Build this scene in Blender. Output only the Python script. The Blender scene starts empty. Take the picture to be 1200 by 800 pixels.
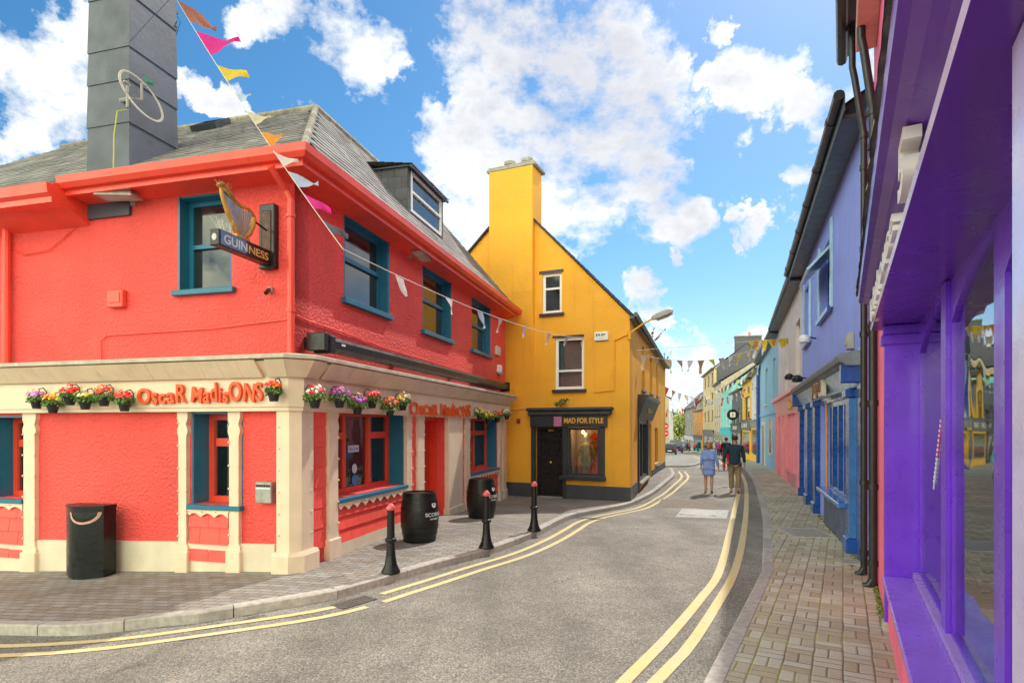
import bpy, bmesh, math, random
from mathutils import Vector, Matrix, geometry, noise
random.seed(7)
R=math.radians
SC=bpy.context.scene; COL=SC.collection
F_=700.0; EYE=2.0
# ---------------------------------------------------------------- layout helpers
def S(t): t=max(0,min(1,t)); return t*t*(3-2*t)
def g(x,y):
    z=0; t=-(x+3.0)
    if t>-.5: z-=0.062*(min(t,14) if t>.5 else (t+.5)**2/2)
    z-=.22*S((y-12.5)/6)*(1-S((x-3.5)/3))
    if y>20: z-=(.028*((y-20)**2/16 if y<28 else y-24)) if y<150 else .028*126
    return z
def gp(px,py,off=0):
    z=off
    for _ in range(60):
        Y=(EYE-z)*F_/(py-500); X=(px-600)/F_*Y; z=.5*z+.5*(g(X,Y)+off)
    return Vector((X,Y,z))
class Fr:
    """facade frame: x along the wall (left to right from the street), y into the wall, z up"""
    def __init__(s,o,d,z=0):
        l=math.hypot(*d); s.o=o; s.ud=(d[0]/l,d[1]/l); s.nd=(-s.ud[1],s.ud[0])
        s.M=Matrix(((s.ud[0],s.nd[0],0,o[0]),(s.ud[1],s.nd[1],0,o[1]),(0,0,1,z),(0,0,0,1)))
    def hit(s,px,py,n=0):
        d=((px-600)/F_,1,(500-py)/F_)
        t=(s.o[0]*s.nd[0]+s.o[1]*s.nd[1]-n)/(d[0]*s.nd[0]+d[1]*s.nd[1])
        return ((t*d[0]-s.o[0])*s.ud[0]+(t*d[1]-s.o[1])*s.ud[1],EYE+t*d[2])
    def u(s,px,n=0): return s.hit(px,500,n)[0]
    def z(s,px,py,n=0): return s.hit(px,py,n)[1]
    def w(s,u,y,z=0): return Vector((s.o[0]+u*s.ud[0]+y*s.nd[0],s.o[1]+u*s.ud[1]+y*s.nd[1],z))
# ---------------------------------------------------------------- materials
MATS={}
def mat(name,col,rough=.6,var=.12,vs=3,bump=0,bs=30,metal=0,coat=0,stain=0,spec=.5,emit=None,island=0,island_h=0,det=4,streak=0,transl=0):
    if name in MATS: return MATS[name]
    m=bpy.data.materials.new(name); m.use_nodes=True; nt=m.node_tree; N=nt.nodes; L=nt.links
    p=N['Principled BSDF']; p.inputs['Roughness'].default_value=rough; p.inputs['Metallic'].default_value=metal
    p.inputs['Coat Weight'].default_value=coat; p.inputs['Coat Roughness'].default_value=.08
    p.inputs['Specular IOR Level'].default_value=spec
    tc=N.new('ShaderNodeTexCoord'); co=tc.outputs['Object']
    def nz(scale,detail=4,sx=(1,1,1),ro=.55):
        mp=N.new('ShaderNodeMapping'); mp.inputs['Scale'].default_value=sx; L.new(co,mp.inputs[0])
        n=N.new('ShaderNodeTexNoise'); n.inputs['Scale'].default_value=scale; n.inputs['Detail'].default_value=detail; n.inputs['Roughness'].default_value=ro
        L.new(mp.outputs[0],n.inputs[0]); return n.outputs[0]
    def ramp(v,a,b,lo,hi):
        r=N.new('ShaderNodeMapRange'); r.inputs[1].default_value=a; r.inputs[2].default_value=b; r.inputs[3].default_value=lo; r.inputs[4].default_value=hi; L.new(v,r.inputs[0]); return r.outputs[0]
    def mul(c,v):
        x=N.new('ShaderNodeMix'); x.data_type='RGBA'; x.blend_type='MULTIPLY'; x.inputs[0].default_value=1
        if isinstance(c,tuple): x.inputs[6].default_value=c
        else: L.new(c,x.inputs[6])
        L.new(v,x.inputs[7]); return x.outputs[2]
    c=(*col,1); cur=c
    if var>0: cur=mul(cur,ramp(nz(vs,det),.3,.7,1-var,1+var))
    if island>0:
        ge=N.new('ShaderNodeNewGeometry'); cur=mul(cur,ramp(ge.outputs['Random Per Island'],0,1,1-island,1+island))
    if stain>0:
        f=ramp(nz(1.3,8,(1,1,.45),.65),.56,.75,0,stain)
        x=N.new('ShaderNodeMix'); x.data_type='RGBA'; L.new(f,x.inputs[0])
        if isinstance(cur,tuple): x.inputs[6].default_value=cur
        else: L.new(cur,x.inputs[6])
        x.inputs[7].default_value=(col[0]*.35+.03,col[1]*.35+.03,col[2]*.35+.025,1); cur=x.outputs[2]
    if streak>0:
        f=ramp(nz(5,5,(1,1,.06),.6),.55,.8,0,streak)
        x=N.new('ShaderNodeMix'); x.data_type='RGBA'; L.new(f,x.inputs[0])
        if isinstance(cur,tuple): x.inputs[6].default_value=cur
        else: L.new(cur,x.inputs[6])
        x.inputs[7].default_value=(col[0]*.45+.02,col[1]*.45+.02,col[2]*.45+.02,1); cur=x.outputs[2]
    if isinstance(cur,tuple): p.inputs['Base Color'].default_value=cur
    else: L.new(cur,p.inputs['Base Color'])
    if var>0:
        L.new(ramp(nz(vs*2.3,3),.3,.7,max(0,rough-.08),min(1,rough+.1)),p.inputs['Roughness'])
    if bump>0:
        b=N.new('ShaderNodeBump'); b.inputs['Strength'].default_value=1; b.inputs['Distance'].default_value=bump
        L.new(nz(bs,3,(1,1,1),.6),b.inputs['Height']); L.new(b.outputs[0],p.inputs['Normal'])
    if emit:
        p.inputs['Emission Color'].default_value=(*emit[:3],1); p.inputs['Emission Strength'].default_value=emit[3]
    MATS[name]=m; return m
def glass_mat(name,tint=(.75,.8,.8),refl=1.0):
    m=bpy.data.materials.new(name); m.use_nodes=True; nt=m.node_tree; N=nt.nodes; L=nt.links
    N.remove(N['Principled BSDF']); out=N['Material Output']
    t=N.new('ShaderNodeBsdfTransparent'); t.inputs[0].default_value=(*tint,1)
    gl=N.new('ShaderNodeBsdfGlossy'); gl.inputs['Roughness'].default_value=.02; gl.inputs[0].default_value=(.95,.97,1,1)
    fr=N.new('ShaderNodeFresnel'); fr.inputs[0].default_value=1.62
    tc=N.new('ShaderNodeTexCoord'); n=N.new('ShaderNodeTexNoise'); n.inputs['Scale'].default_value=1.6; n.inputs['Detail'].default_value=1; L.new(tc.outputs['Object'],n.inputs[0])
    b=N.new('ShaderNodeBump'); b.inputs['Distance'].default_value=.006; L.new(n.outputs[0],b.inputs['Height']); L.new(b.outputs[0],gl.inputs['Normal'])
    mr=N.new('ShaderNodeMapRange'); mr.inputs[1].default_value=0; mr.inputs[2].default_value=1; mr.inputs[3].default_value=.06*refl; mr.inputs[4].default_value=min(1,1.15*refl); L.new(fr.outputs[0],mr.inputs[0])
    mx=N.new('ShaderNodeMixShader'); L.new(mr.outputs[0],mx.inputs[0]); L.new(t.outputs[0],mx.inputs[1]); L.new(gl.outputs[0],mx.inputs[2]); L.new(mx.outputs[0],out.inputs[0])
    MATS[name]=m; return m
GL=glass_mat('window_glass'); GLP=glass_mat('plate_glass',(.85,.87,.9),3.0)
RED=(.84,.045,.03)
M=dict(
 red=mat('red_roughcast',(.90,.085,.072),.62,.17,.5,.05,22,stain=.30,streak=.34),
 redlow=mat('red_roughcast_low',(.88,.070,.058),.6,.15,.6,.045,24,stain=.22,streak=.18),
 redgloss=mat('red_gloss',(.85,.075,.045),.35,.1,2,.001,20,stain=.14,streak=.2),
 redtile=mat('red_tile',(.88,.09,.07),.55,.06,5,.002,60,island=.08),
 redframe=mat('red_frame',(.78,.07,.035),.35,.08,4,.001,30,streak=.15),
 door=mat('door_red',(.62,.045,.02),.35,.08,4,.001,30),
 blue=mat('teal_paint',(.012,.15,.25),.38,.12,4,.001,20,streak=.15),
 cream=mat('cream_timber',(.76,.61,.45),.55,.08,3,.002,30,stain=.18,streak=.28),
 creamplaster=mat('cream_plaster',(.70,.60,.46),.7,.12,1.5,.006,25,stain=.28,streak=.3),
 slate=mat('slate',(.22,.21,.195),.75,.25,1.2,.003,40,island=.25,stain=.35),
 slatedark=mat('slate_dark',(.075,.075,.09),.55,.25,3,.002,40,island=.3),
 lead=mat('lead_sheet',(.068,.083,.115),.5,.28,1.4,.003,10,stain=.25,streak=.4),
 leadflash=mat('weathered_lead',(.30,.30,.27),.8,.3,9,.012,22,stain=.5),
 yellow=mat('yellow_render',(.86,.40,.026),.7,.11,.6,.010,14,stain=.24,streak=.28),
 slategrey=mat('dark_plinth',(.055,.06,.075),.55,.15,2,.004,20,stain=.15),
 darkpaint=mat('dark_paint',(.035,.040,.052),.35,.15,4,.001,30,streak=.2),
 black=mat('black_paint',(.012,.013,.015),.3,.2,5,.0008,40),
 blackgloss=mat('black_gloss',(.006,.007,.009),.34,.4,5,.0012,30,coat=.08,spec=.35),
 white=mat('white_upvc',(.85,.85,.84),.35,.04,4),
 concrete=mat('concrete',(.34,.32,.27),.85,.2,5,.006,30,stain=.5),
 stone=mat('grey_stone',(.30,.28,.24),.85,.3,3,.01,9,stain=.4),
 purple=mat('purple_gloss',(.145,.026,.60),.3,.14,2,.001,14,coat=.3,streak=.2),
 purpled=mat('purple_soffit',(.13,.022,.34),.3,.2,1.3,.0015,8,coat=.2),
 lilac=mat('lilac_fascia',(.60,.52,.88),.28,.2,2.5,.001,8,coat=.3,streak=.3),
 pink=mat('pink_render',(.92,.17,.30),.6,.14,1.2,.005,20,stain=.1,streak=.3),
 salmon=mat('salmon_timber',(.80,.40,.33),.5,.1,5,.003,20,stain=.3),
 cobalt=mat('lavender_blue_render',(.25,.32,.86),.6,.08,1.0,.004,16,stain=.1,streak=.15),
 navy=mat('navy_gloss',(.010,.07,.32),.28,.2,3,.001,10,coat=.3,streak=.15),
 sky=mat('pale_blue_gloss',(.36,.56,.74),.3,.2,3,.001,10,coat=.3,streak=.35),
 pipe=mat('black_iron_pipe',(.016,.017,.02),.35,.3,8,.001,30,stain=.2),
 gutter=mat('dark_green_gutter',(.075,.10,.105),.4,.2,4,.001,20,stain=.3),
 pinkshop=mat('pink_shop_paint',(.80,.26,.34),.4,.1,3,.001,10,streak=.2),
 lilacwall=mat('pale_lilac_render',(.66,.60,.64),.7,.1,1.5,.004,16,stain=.2,streak=.2),
 lblue=mat('light_blue_render',(.25,.48,.68),.7,.1,1.2,.004,16,stain=.18,streak=.2),
 whitewall=mat('white_render',(.66,.64,.62),.7,.08,1.2,.003,16,stain=.15),
 yel2=mat('bright_yellow_render',(.80,.46,.02),.6,.08,1.2,.003,16),
 turq=mat('turquoise_render',(.22,.62,.60),.6,.08,1.2,.003,16),
 turq2=mat('deep_turquoise_paint',(.04,.50,.56),.5,.08,1.2),
 creamwall=mat('cream_render',(.66,.50,.27),.7,.1,1.2,.003,16,stain=.2),
 palestone=mat('pale_stone',(.55,.47,.36),.8,.15,2,.004,16,stain=.2),
 orange=mat('orange_render',(.72,.30,.04),.6,.08,1.2,.003,16),
 glassd=mat('dark_window_pane',(.02,.025,.03),.05,.3,1.5,0,1,spec=1.0),
 inside=mat('dim_interior',(.06,.04,.03),.8,.5,3),
 wood=mat('brown_timber',(.22,.10,.04),.5,.2,6),
 curtain=mat('grey_blind',(.35,.35,.36),.7,.1,5),
 ccream=mat('cream_cover',(.62,.58,.50),.6,.1,5),
 gold=mat('gold_paint',(.55,.30,.06),.35,.35,6,metal=.4),
 brownsign=mat('brown_letter',(.20,.09,.04),.5,.2,9),
 steel=mat('brushed_steel',(.42,.40,.37),.35,.15,8,metal=.8),
 lampgrey=mat('lamp_grey',(.35,.33,.29),.5,.2,8,stain=.4),
 lens=mat('lamp_lens',(.5,.5,.48),.2,.1,8),
 terracotta=mat('terracotta',(.55,.22,.12),.7,.15,8),
 leaf=mat('basket_leaf',(.10,.24,.035),.5,.3,30,island=.4),
 leafy=mat('spring_leaf',(.33,.40,.02),.6,.3,1,island=.4),
 bark=mat('bark',(.12,.08,.05),.9,.3,8,.01,20),
 lettering=mat('orange_red_lettering',(.82,.09,.01),.4,.08,8),
 whitep=mat('white_paint',(.8,.8,.78),.5,.05,8),
 cablew=mat('pale_cable',(.6,.57,.5),.5,.1,8), cabled=mat('dark_cable',(.06,.05,.05),.6,.1,8), cabley=mat('yellow_green_cable',(.5,.5,.08),.5,.1,8), cableb=mat('blue_rope',(.03,.2,.4),.6,.1,8),
 kerb=mat('granite_kerb',(.42,.385,.345),.75,.22,14,.004,60,island=.12,stain=.3),
 iron=mat('cast_iron',(.10,.085,.075),.6,.3,20,.002,50,stain=.4),
 coverst=mat('worn_steel_cover',(.48,.45,.40),.55,.2,15,.003,60,stain=.3),
)
def ramped(nt,v,a,b,lo,hi,clamp=True):
    r=nt.nodes.new('ShaderNodeMapRange'); r.clamp=clamp
    for i,x in zip((1,2,3,4),(a,b,lo,hi)): r.inputs[i].default_value=x
    nt.links.new(v,r.inputs[0]); return r.outputs[0]
def mth(nt,op,a,b=None,c=None):
    n=nt.nodes.new('ShaderNodeMath'); n.operation=op
    for i,x in enumerate((a,b,c)):
        if x is None: continue
        if isinstance(x,(int,float)): n.inputs[i].default_value=x
        else: nt.links.new(x,n.inputs[i])
    return n.outputs[0]
def mixc(nt,f,a,b,blend='MIX'):
    x=nt.nodes.new('ShaderNodeMix'); x.data_type='RGBA'; x.blend_type=blend
    for i,v in ((0,f),(6,a),(7,b)):
        if isinstance(v,tuple): x.inputs[i].default_value=v
        elif isinstance(v,(int,float)): x.inputs[i].default_value=v
        else: nt.links.new(v,x.inputs[i])
    return x.outputs[2]
def tnoise(nt,co,scale,detail=4,rough=.55):
    n=nt.nodes.new('ShaderNodeTexNoise'); n.inputs['Scale'].default_value=scale; n.inputs['Detail'].default_value=detail; n.inputs['Roughness'].default_value=rough
    nt.links.new(co,n.inputs[0]); return n.outputs[0]
def paver_mat(name,cell,rot,base,joint,moss,basket=True):
    m=bpy.data.materials.new(name); m.use_nodes=True; nt=m.node_tree; N=nt.nodes; L=nt.links; p=N['Principled BSDF']
    tc=N.new('ShaderNodeTexCoord'); mp=N.new('ShaderNodeMapping'); mp.inputs['Rotation'].default_value=(0,0,rot); L.new(tc.outputs['Object'],mp.inputs[0])
    wob=tnoise(nt,tc.outputs['Object'],2.2,2)
    va=N.new('ShaderNodeVectorMath'); va.operation='ADD'; 
    cx_=N.new('ShaderNodeCombineXYZ'); w2=mth(nt,'MULTIPLY',mth(nt,'SUBTRACT',wob,.5),.022); L.new(w2,cx_.inputs[0]); L.new(w2,cx_.inputs[1]); L.new(mp.outputs[0],va.inputs[0]); L.new(cx_.outputs[0],va.inputs[1])
    sp=N.new('ShaderNodeSeparateXYZ'); L.new(va.outputs[0],sp.inputs[0])
    if basket:
        x=mth(nt,'DIVIDE',sp.outputs[0],cell); y=mth(nt,'DIVIDE',sp.outputs[1],cell)
    else:
        y=mth(nt,'DIVIDE',sp.outputs[1],cell*.5); row=mth(nt,'FLOOR',y)
        x=mth(nt,'ADD',mth(nt,'DIVIDE',sp.outputs[0],cell),mth(nt,'MULTIPLY',mth(nt,'MODULO',mth(nt,'ABSOLUTE',row),2),.5))
    ix=mth(nt,'FLOOR',x); iy=mth(nt,'FLOOR',y); fx=mth(nt,'SUBTRACT',x,ix); fy=mth(nt,'SUBTRACT',y,iy)
    def edge(f): return mth(nt,'MINIMUM',f,mth(nt,'SUBTRACT',1,f))
    if basket:
        par=mth(nt,'MODULO',mth(nt,'ABSOLUTE',mth(nt,'ADD',ix,iy)),2)
        a=mth(nt,'ADD',mth(nt,'MULTIPLY',fx,par),mth(nt,'MULTIPLY',fy,mth(nt,'SUBTRACT',1,par)))
        b=mth(nt,'ADD',mth(nt,'MULTIPLY',fy,par),mth(nt,'MULTIPLY',fx,mth(nt,'SUBTRACT',1,par)))
        a2=mth(nt,'MULTIPLY',a,2); ia=mth(nt,'FLOOR',a2); fa=mth(nt,'SUBTRACT',a2,ia)
        d=mth(nt,'MINIMUM',mth(nt,'MULTIPLY',edge(fa),.5),edge(b)); idz=mth(nt,'ADD',ia,mth(nt,'MULTIPLY',par,3))
    else:
        d=mth(nt,'MINIMUM',edge(fx),mth(nt,'MULTIPLY',edge(fy),.5)); idz=0
    cv=N.new('ShaderNodeCombineXYZ'); L.new(ix,cv.inputs[0]); L.new(iy,cv.inputs[1])
    if idz!=0: L.new(idz,cv.inputs[2])
    wn=N.new('ShaderNodeTexWhiteNoise'); L.new(cv.outputs[0],wn.inputs[0])
    face=ramped(nt,d,.012,.04,0,1)
    rv=ramped(nt,wn.outputs[0],0,1,.78,1.2)
    big=tnoise(nt,tc.outputs['Object'],.7,6,.6); fine=tnoise(nt,tc.outputs['Object'],60,4,.7)
    col=mixc(nt,1,(*base,1),rv,'MULTIPLY')
    hue=mixc(nt,wn.outputs[0],(1.08,1.0,.9,1),(.92,.99,1.06,1)); col=mixc(nt,1,col,hue,'MULTIPLY')
    col=mixc(nt,1,col,ramped(nt,fine,.3,.7,.8,1.2),'MULTIPLY'); col=mixc(nt,1,col,ramped(nt,big,.35,.68,.78,1.15),'MULTIPLY')
    spots=tnoise(nt,tc.outputs['Object'],9,6,.7); col=mixc(nt,ramped(nt,spots,.66,.72,0,.5),col,(base[0]*.4,base[1]*.4,base[2]*.4,1))
    mo=tnoise(nt,tc.outputs['Object'],1.1,3); jc=mixc(nt,ramped(nt,mo,.42,.6,0,1),(*joint,1),(*moss,1))
    col=mixc(nt,face,jc,col); L.new(col,p.inputs['Base Color'])
    p.inputs['Roughness'].default_value=.8
    h=mth(nt,'ADD',ramped(nt,d,.01,.07,0,1),mth(nt,'ADD',mth(nt,'MULTIPLY',fine,.18),mth(nt,'MULTIPLY',wn.outputs[0],.35)))
    bp=N.new('ShaderNodeBump'); bp.inputs['Distance'].default_value=.006; L.new(h,bp.inputs['Height']); L.new(bp.outputs[0],p.inputs['Normal'])
    MATS[name]=m; return m
def asphalt_mat():
    m=bpy.data.materials.new('asphalt_chippings'); m.use_nodes=True; nt=m.node_tree; N=nt.nodes; L=nt.links; p=N['Principled BSDF']
    tc=N.new('ShaderNodeTexCoord'); co=tc.outputs['Object']
    v=N.new('ShaderNodeTexVoronoi'); v.inputs['Scale'].default_value=75; L.new(co,v.inputs[0])
    sp=N.new('ShaderNodeSeparateColor'); L.new(v.outputs['Color'],sp.inputs[0])
    chip=mixc(nt,ramped(nt,sp.outputs[0],0,1,0,1),(.165,.152,.135,1),(.35,.32,.275,1))
    chip=mixc(nt,ramped(nt,sp.outputs[1],.86,.9,0,.8),chip,(.48,.43,.35,1))
    chip=mixc(nt,ramped(nt,v.outputs['Distance'],.40,.80,0,.6),chip,(.035,.034,.033,1))
    big=tnoise(nt,co,.35,6,.6); med=tnoise(nt,co,2.5,6,.65)
    chip=mixc(nt,1,chip,ramped(nt,big,.35,.65,.78,1.22),'MULTIPLY'); chip=mixc(nt,1,chip,ramped(nt,med,.3,.7,.85,1.15),'MULTIPLY')
    st=tnoise(nt,co,.9,8,.7); chip=mixc(nt,ramped(nt,st,.56,.72,0,.45),chip,(.08,.075,.068,1))
    mp=N.new('ShaderNodeMapping'); mp.inputs['Rotation'].default_value=(0,0,R(-18)); mp.inputs['Scale'].default_value=(1,.05,1); L.new(co,mp.inputs[0]); tr=tnoise(nt,mp.outputs[0],1.3,4,.5); chip=mixc(nt,1,chip,ramped(nt,tr,.35,.65,.86,1.12),'MULTIPLY')
    vc=N.new('ShaderNodeTexVoronoi'); vc.feature='DISTANCE_TO_EDGE'; vc.inputs['Scale'].default_value=.33; wv=N.new('ShaderNodeVectorMath'); wv.operation='ADD'; nn=N.new('ShaderNodeTexNoise'); nn.inputs['Scale'].default_value=3; nn.inputs['Detail'].default_value=6; L.new(co,nn.inputs[0]); L.new(co,wv.inputs[0]); L.new(nn.outputs['Color'],wv.inputs[1]); L.new(wv.outputs[0],vc.inputs[0])
    ck=mth(nt,'MULTIPLY',ramped(nt,vc.outputs['Distance'],.002,.007,1,0),ramped(nt,big,.5,.6,0,.55)); chip=mixc(nt,ck,chip,(.05,.048,.045,1))
    L.new(chip,p.inputs['Base Color']); p.inputs['Roughness'].default_value=.82
    bp=N.new('ShaderNodeBump'); bp.inputs['Distance'].default_value=.006; bp.invert=True; L.new(v.outputs['Distance'],bp.inputs['Height']); L.new(bp.outputs[0],p.inputs['Normal'])
    return m
def paint_mat():
    m=bpy.data.materials.new('yellow_road_paint'); m.use_nodes=True; nt=m.node_tree; N=nt.nodes; L=nt.links; p=N['Principled BSDF']
    tc=N.new('ShaderNodeTexCoord'); co=tc.outputs['Object']
    a=tnoise(nt,co,70,5,.75); b=tnoise(nt,co,1.4,5,.6)
    c=mixc(nt,ramped(nt,b,.35,.7,0,1),(.70,.55,.24,1),(.66,.57,.36,1)); c2=tnoise(nt,co,9,6,.75); c=mixc(nt,ramped(nt,c2,.58,.70,0,.65),c,(.22,.20,.16,1)); c=mixc(nt,ramped(nt,a,.57,.66,0,.85),c,(.16,.145,.12,1)); L.new(c,p.inputs['Base Color']); p.inputs['Roughness'].default_value=.75
    bp=N.new('ShaderNodeBump'); bp.inputs['Distance'].default_value=.003; L.new(a,bp.inputs['Height']); L.new(bp.outputs[0],p.inputs['Normal'])
    return m
ASPH=asphalt_mat(); YP=paint_mat()
PAVL=paver_mat('left_pavers',.22,R(15),(.29,.265,.24),(.08,.075,.065),(.07,.07,.03),False)
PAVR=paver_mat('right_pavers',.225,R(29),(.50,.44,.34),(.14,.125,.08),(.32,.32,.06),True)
# ---------------------------------------------------------------- objects
W={}
def raw(name,me,parent=None,F=None,M0=None):
    o=bpy.data.objects.new(name,me); COL.objects.link(o)
    Wm=F.M if F else (M0 if M0 is not None else None)
    if parent:
        o.parent=parent
        if Wm is None: W[o]=W[parent]
        else: o.matrix_parent_inverse=W[parent].inverted(); o.matrix_basis=Wm; W[o]=Wm
    else:
        Wm=Wm if Wm is not None else Matrix(); o.matrix_basis=Wm; W[o]=Wm
    return o
def thing(name,label,cat,loc=(0,0,0),rz=0,group=None,F=None):
    Wm=F.M if F else Matrix.Translation(loc)@Matrix.Rotation(rz,4,'Z')
    o=bpy.data.objects.new(name,None); COL.objects.link(o); o.matrix_basis=Wm; W[o]=Wm
    o.empty_display_size=.2; return tag(o,label,cat,group)
def tag(o,label,cat,group=None):
    o['label']=label; o['category']=cat
    if group: o['group']=group
    return o
def struct(o,label=None):
    o['kind']='structure'
    if label: o['label']=label
    return o
class MB:
    def __init__(s): s.v=[]; s.f=[]; s.mi=[]; s.cm=0
    def add(s,vs,fs):
        b=len(s.v); s.v+= [tuple(v) for v in vs]; s.f+=[tuple(i+b for i in f) for f in fs]; s.mi+=[s.cm]*len(fs); return s
    def quad(s,*p): return s.add(p,[tuple(range(len(p)))])
    def box(s,x0,x1,y0,y1,z0,z1):
        if x0>x1:x0,x1=x1,x0
        if y0>y1:y0,y1=y1,y0
        if z0>z1:z0,z1=z1,z0
        return s.add([(x0,y0,z0),(x1,y0,z0),(x1,y1,z0),(x0,y1,z0),(x0,y0,z1),(x1,y0,z1),(x1,y1,z1),(x0,y1,z1)],
            [(0,3,2,1),(4,5,6,7),(0,1,5,4),(1,2,6,5),(2,3,7,6),(3,0,4,7)])
    def bbox(s,x0,x1,y0,y1,z0,z1,b=.006):
        if x0>x1:x0,x1=x1,x0
        if y0>y1:y0,y1=y1,y0
        if z0>z1:z0,z1=z1,z0
        bm=bmesh.new(); bmesh.ops.create_cube(bm,size=1)
        for v in bm.verts: v.co=Vector(((x0+x1)/2+v.co.x*(x1-x0),(y0+y1)/2+v.co.y*(y1-y0),(z0+z1)/2+v.co.z*(z1-z0)))
        bmesh.ops.bevel(bm,geom=bm.edges[:],offset=b,segments=1,affect='EDGES')
        bm.verts.index_update(); s.add([v.co[:] for v in bm.verts],[[v.index for v in f.verts] for f in bm.faces]); bm.free(); return s
    def prism(s,poly,a,b,ax='y'):
        """poly of 2-D points; ax = extrusion axis; y: poly is (x,z), z: (x,y), x: (y,z)"""
        def P(p,t): return {'y':(p[0],t,p[1]),'z':(p[0],p[1],t),'x':(t,p[0],p[1])}[ax]
        n=len(poly); vs=[P(p,a) for p in poly]+[P(p,b) for p in poly]
        tri=geometry.tessellate_polygon([[Vector((p[0],p[1],0)) for p in poly]])
        fs=[t for t in tri]+[tuple(i+n for i in t[::-1]) for t in tri]+[(i,(i+1)%n,(i+1)%n+n,i+n) for i in range(n)]
        return s.add(vs,fs)
    def tube(s,pts,r,seg=8,cap=True):
        pts=[Vector(p) for p in pts]; n=len(pts); rs=r if isinstance(r,(list,tuple)) else [r]*n
        vs=[];fs=[]; up=None
        for i,p in enumerate(pts):
            d=(pts[min(i+1,n-1)]-pts[max(i-1,0)]).normalized()
            if up is None:
                up=Vector((0,0,1)) if abs(d.z)<.9 else Vector((1,0,0))
            a=d.cross(up).normalized(); b=a.cross(d).normalized(); up=b
            for k in range(seg):
                t=2*math.pi*k/seg; vs.append(p+a*math.cos(t)*rs[i]+b*math.sin(t)*rs[i])
        for i in range(n-1):
            for k in range(seg): fs.append((i*seg+k,i*seg+(k+1)%seg,(i+1)*seg+(k+1)%seg,(i+1)*seg+k))
        if cap: fs.append(tuple(range(seg))[::-1]); fs.append(tuple((n-1)*seg+k for k in range(seg)))
        return s.add(vs,fs)
    def lathe(s,prof,c=(0,0,0),seg=24):
        vs=[];fs=[]; n=len(prof)
        for r,z in prof:
            for k in range(seg):
                t=2*math.pi*k/seg; vs.append((c[0]+r*math.cos(t),c[1]+r*math.sin(t),c[2]+z))
        for i in range(n-1):
            for k in range(seg): fs.append((i*seg+k,i*seg+(k+1)%seg,(i+1)*seg+(k+1)%seg,(i+1)*seg+k))
        fs.append(tuple(range(seg))[::-1]); fs.append(tuple((n-1)*seg+k for k in range(seg)))
        return s.add(vs,fs)
    def ball(s,c,r,seg=8,sc=(1,1,1)):
        rings=seg//2+1; vs=[];fs=[]
        for i in range(rings):
            ph=math.pi*i/(rings-1)
            for k in range(seg):
                t=2*math.pi*k/seg; vs.append((c[0]+r*sc[0]*math.sin(ph)*math.cos(t),c[1]+r*sc[1]*math.sin(ph)*math.sin(t),c[2]+r*sc[2]*math.cos(ph)))
        for i in range(rings-1):
            for k in range(seg): fs.append((i*seg+k,(i+1)*seg+k,(i+1)*seg+(k+1)%seg,i*seg+(k+1)%seg))
        return s.add(vs,fs)
    def sweep(s,path,prof,close=True,caps=True):
        """path: list of (x,y) walked with outside on the right hand; prof: (offset outward, z)"""
        n=len(path); P=[Vector(p) for p in path]; vs=[];m=len(prof)
        for i in range(n):
            if i>0: d0=(P[i]-P[i-1]).normalized(); n0=Vector((d0.y,-d0.x))
            if i<n-1: d1=(P[i+1]-P[i]).normalized(); n1=Vector((d1.y,-d1.x))
            if i==0: q=n1
            elif i==n-1: q=n0
            else: q=(n0+n1)/(1+n0.dot(n1))
            for o,z in prof: vs.append((P[i].x+q.x*o,P[i].y+q.y*o,z))
        fs=[]; mm=m if close else m-1
        for i in range(n-1):
            for k in range(mm): fs.append((i*m+k,(i+1)*m+k,(i+1)*m+(k+1)%m,i*m+(k+1)%m))
        if close and caps: fs.append(tuple(range(m))); fs.append(tuple((n-1)*m+k for k in range(m))[::-1])
        return s.add(vs,fs)
    def wall(s,outline,holes,th,y0=0):
        """outline/holes polygons of (u,z); rect hole = (u0,u1,z0,z1)"""
        H=[]
        for h in holes:
            H.append([(h[0],h[2]),(h[1],h[2]),(h[1],h[3]),(h[0],h[3])] if not isinstance(h[0],(tuple,list)) else h)
        vs=[];es=[]
        for poly in [outline]+H:
            b=len(vs); vs+=[Vector(p) for p in poly]; es+=[(b+i,b+(i+1)%len(poly)) for i in range(len(poly))]
        r=geometry.delaunay_2d_cdt(vs,es,[],0,1e-5); V=r[0]; Fs=r[2]
        def inside(p,poly):
            c=False
            for i in range(len(poly)):
                a=poly[i];b=poly[i-1]
                if (a[1]>p[1])!=(b[1]>p[1]) and p[0]<(b[0]-a[0])*(p[1]-a[1])/(b[1]-a[1])+a[0]: c=not c
            return c
        keep=[]
        for f in Fs:
            c=sum((V[i] for i in f),Vector((0,0)))/len(f)
            if inside(c,outline) and not any(inside(c,h) for h in H): keep.append(tuple(f))
        n=len(V); cnt={}
        for f in keep:
            for i in range(len(f)): e=(f[i],f[(i+1)%len(f)]); cnt[e]=1
        side=[(a,b,b+n,a+n)[::-1] for (a,b) in cnt if (b,a) not in cnt]
        return s.add([(v.x,y0,v.y) for v in V]+[(v.x,y0+th,v.y) for v in V],keep+[tuple(i+n for i in f[::-1]) for f in keep]+side)
    def obj(s,name,m,parent=None,F=None,smooth=False,M0=None,recalc=True):
        if name in SPLIT:
            cl=clusters(s)
            if len(cl)>1:
                for c in cl[:-1]: c._one(name,m,parent,F,smooth,M0,recalc)
                return cl[-1]._one(name,m,parent,F,smooth,M0,recalc)
        return s._one(name,m,parent,F,smooth,M0,recalc)
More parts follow.
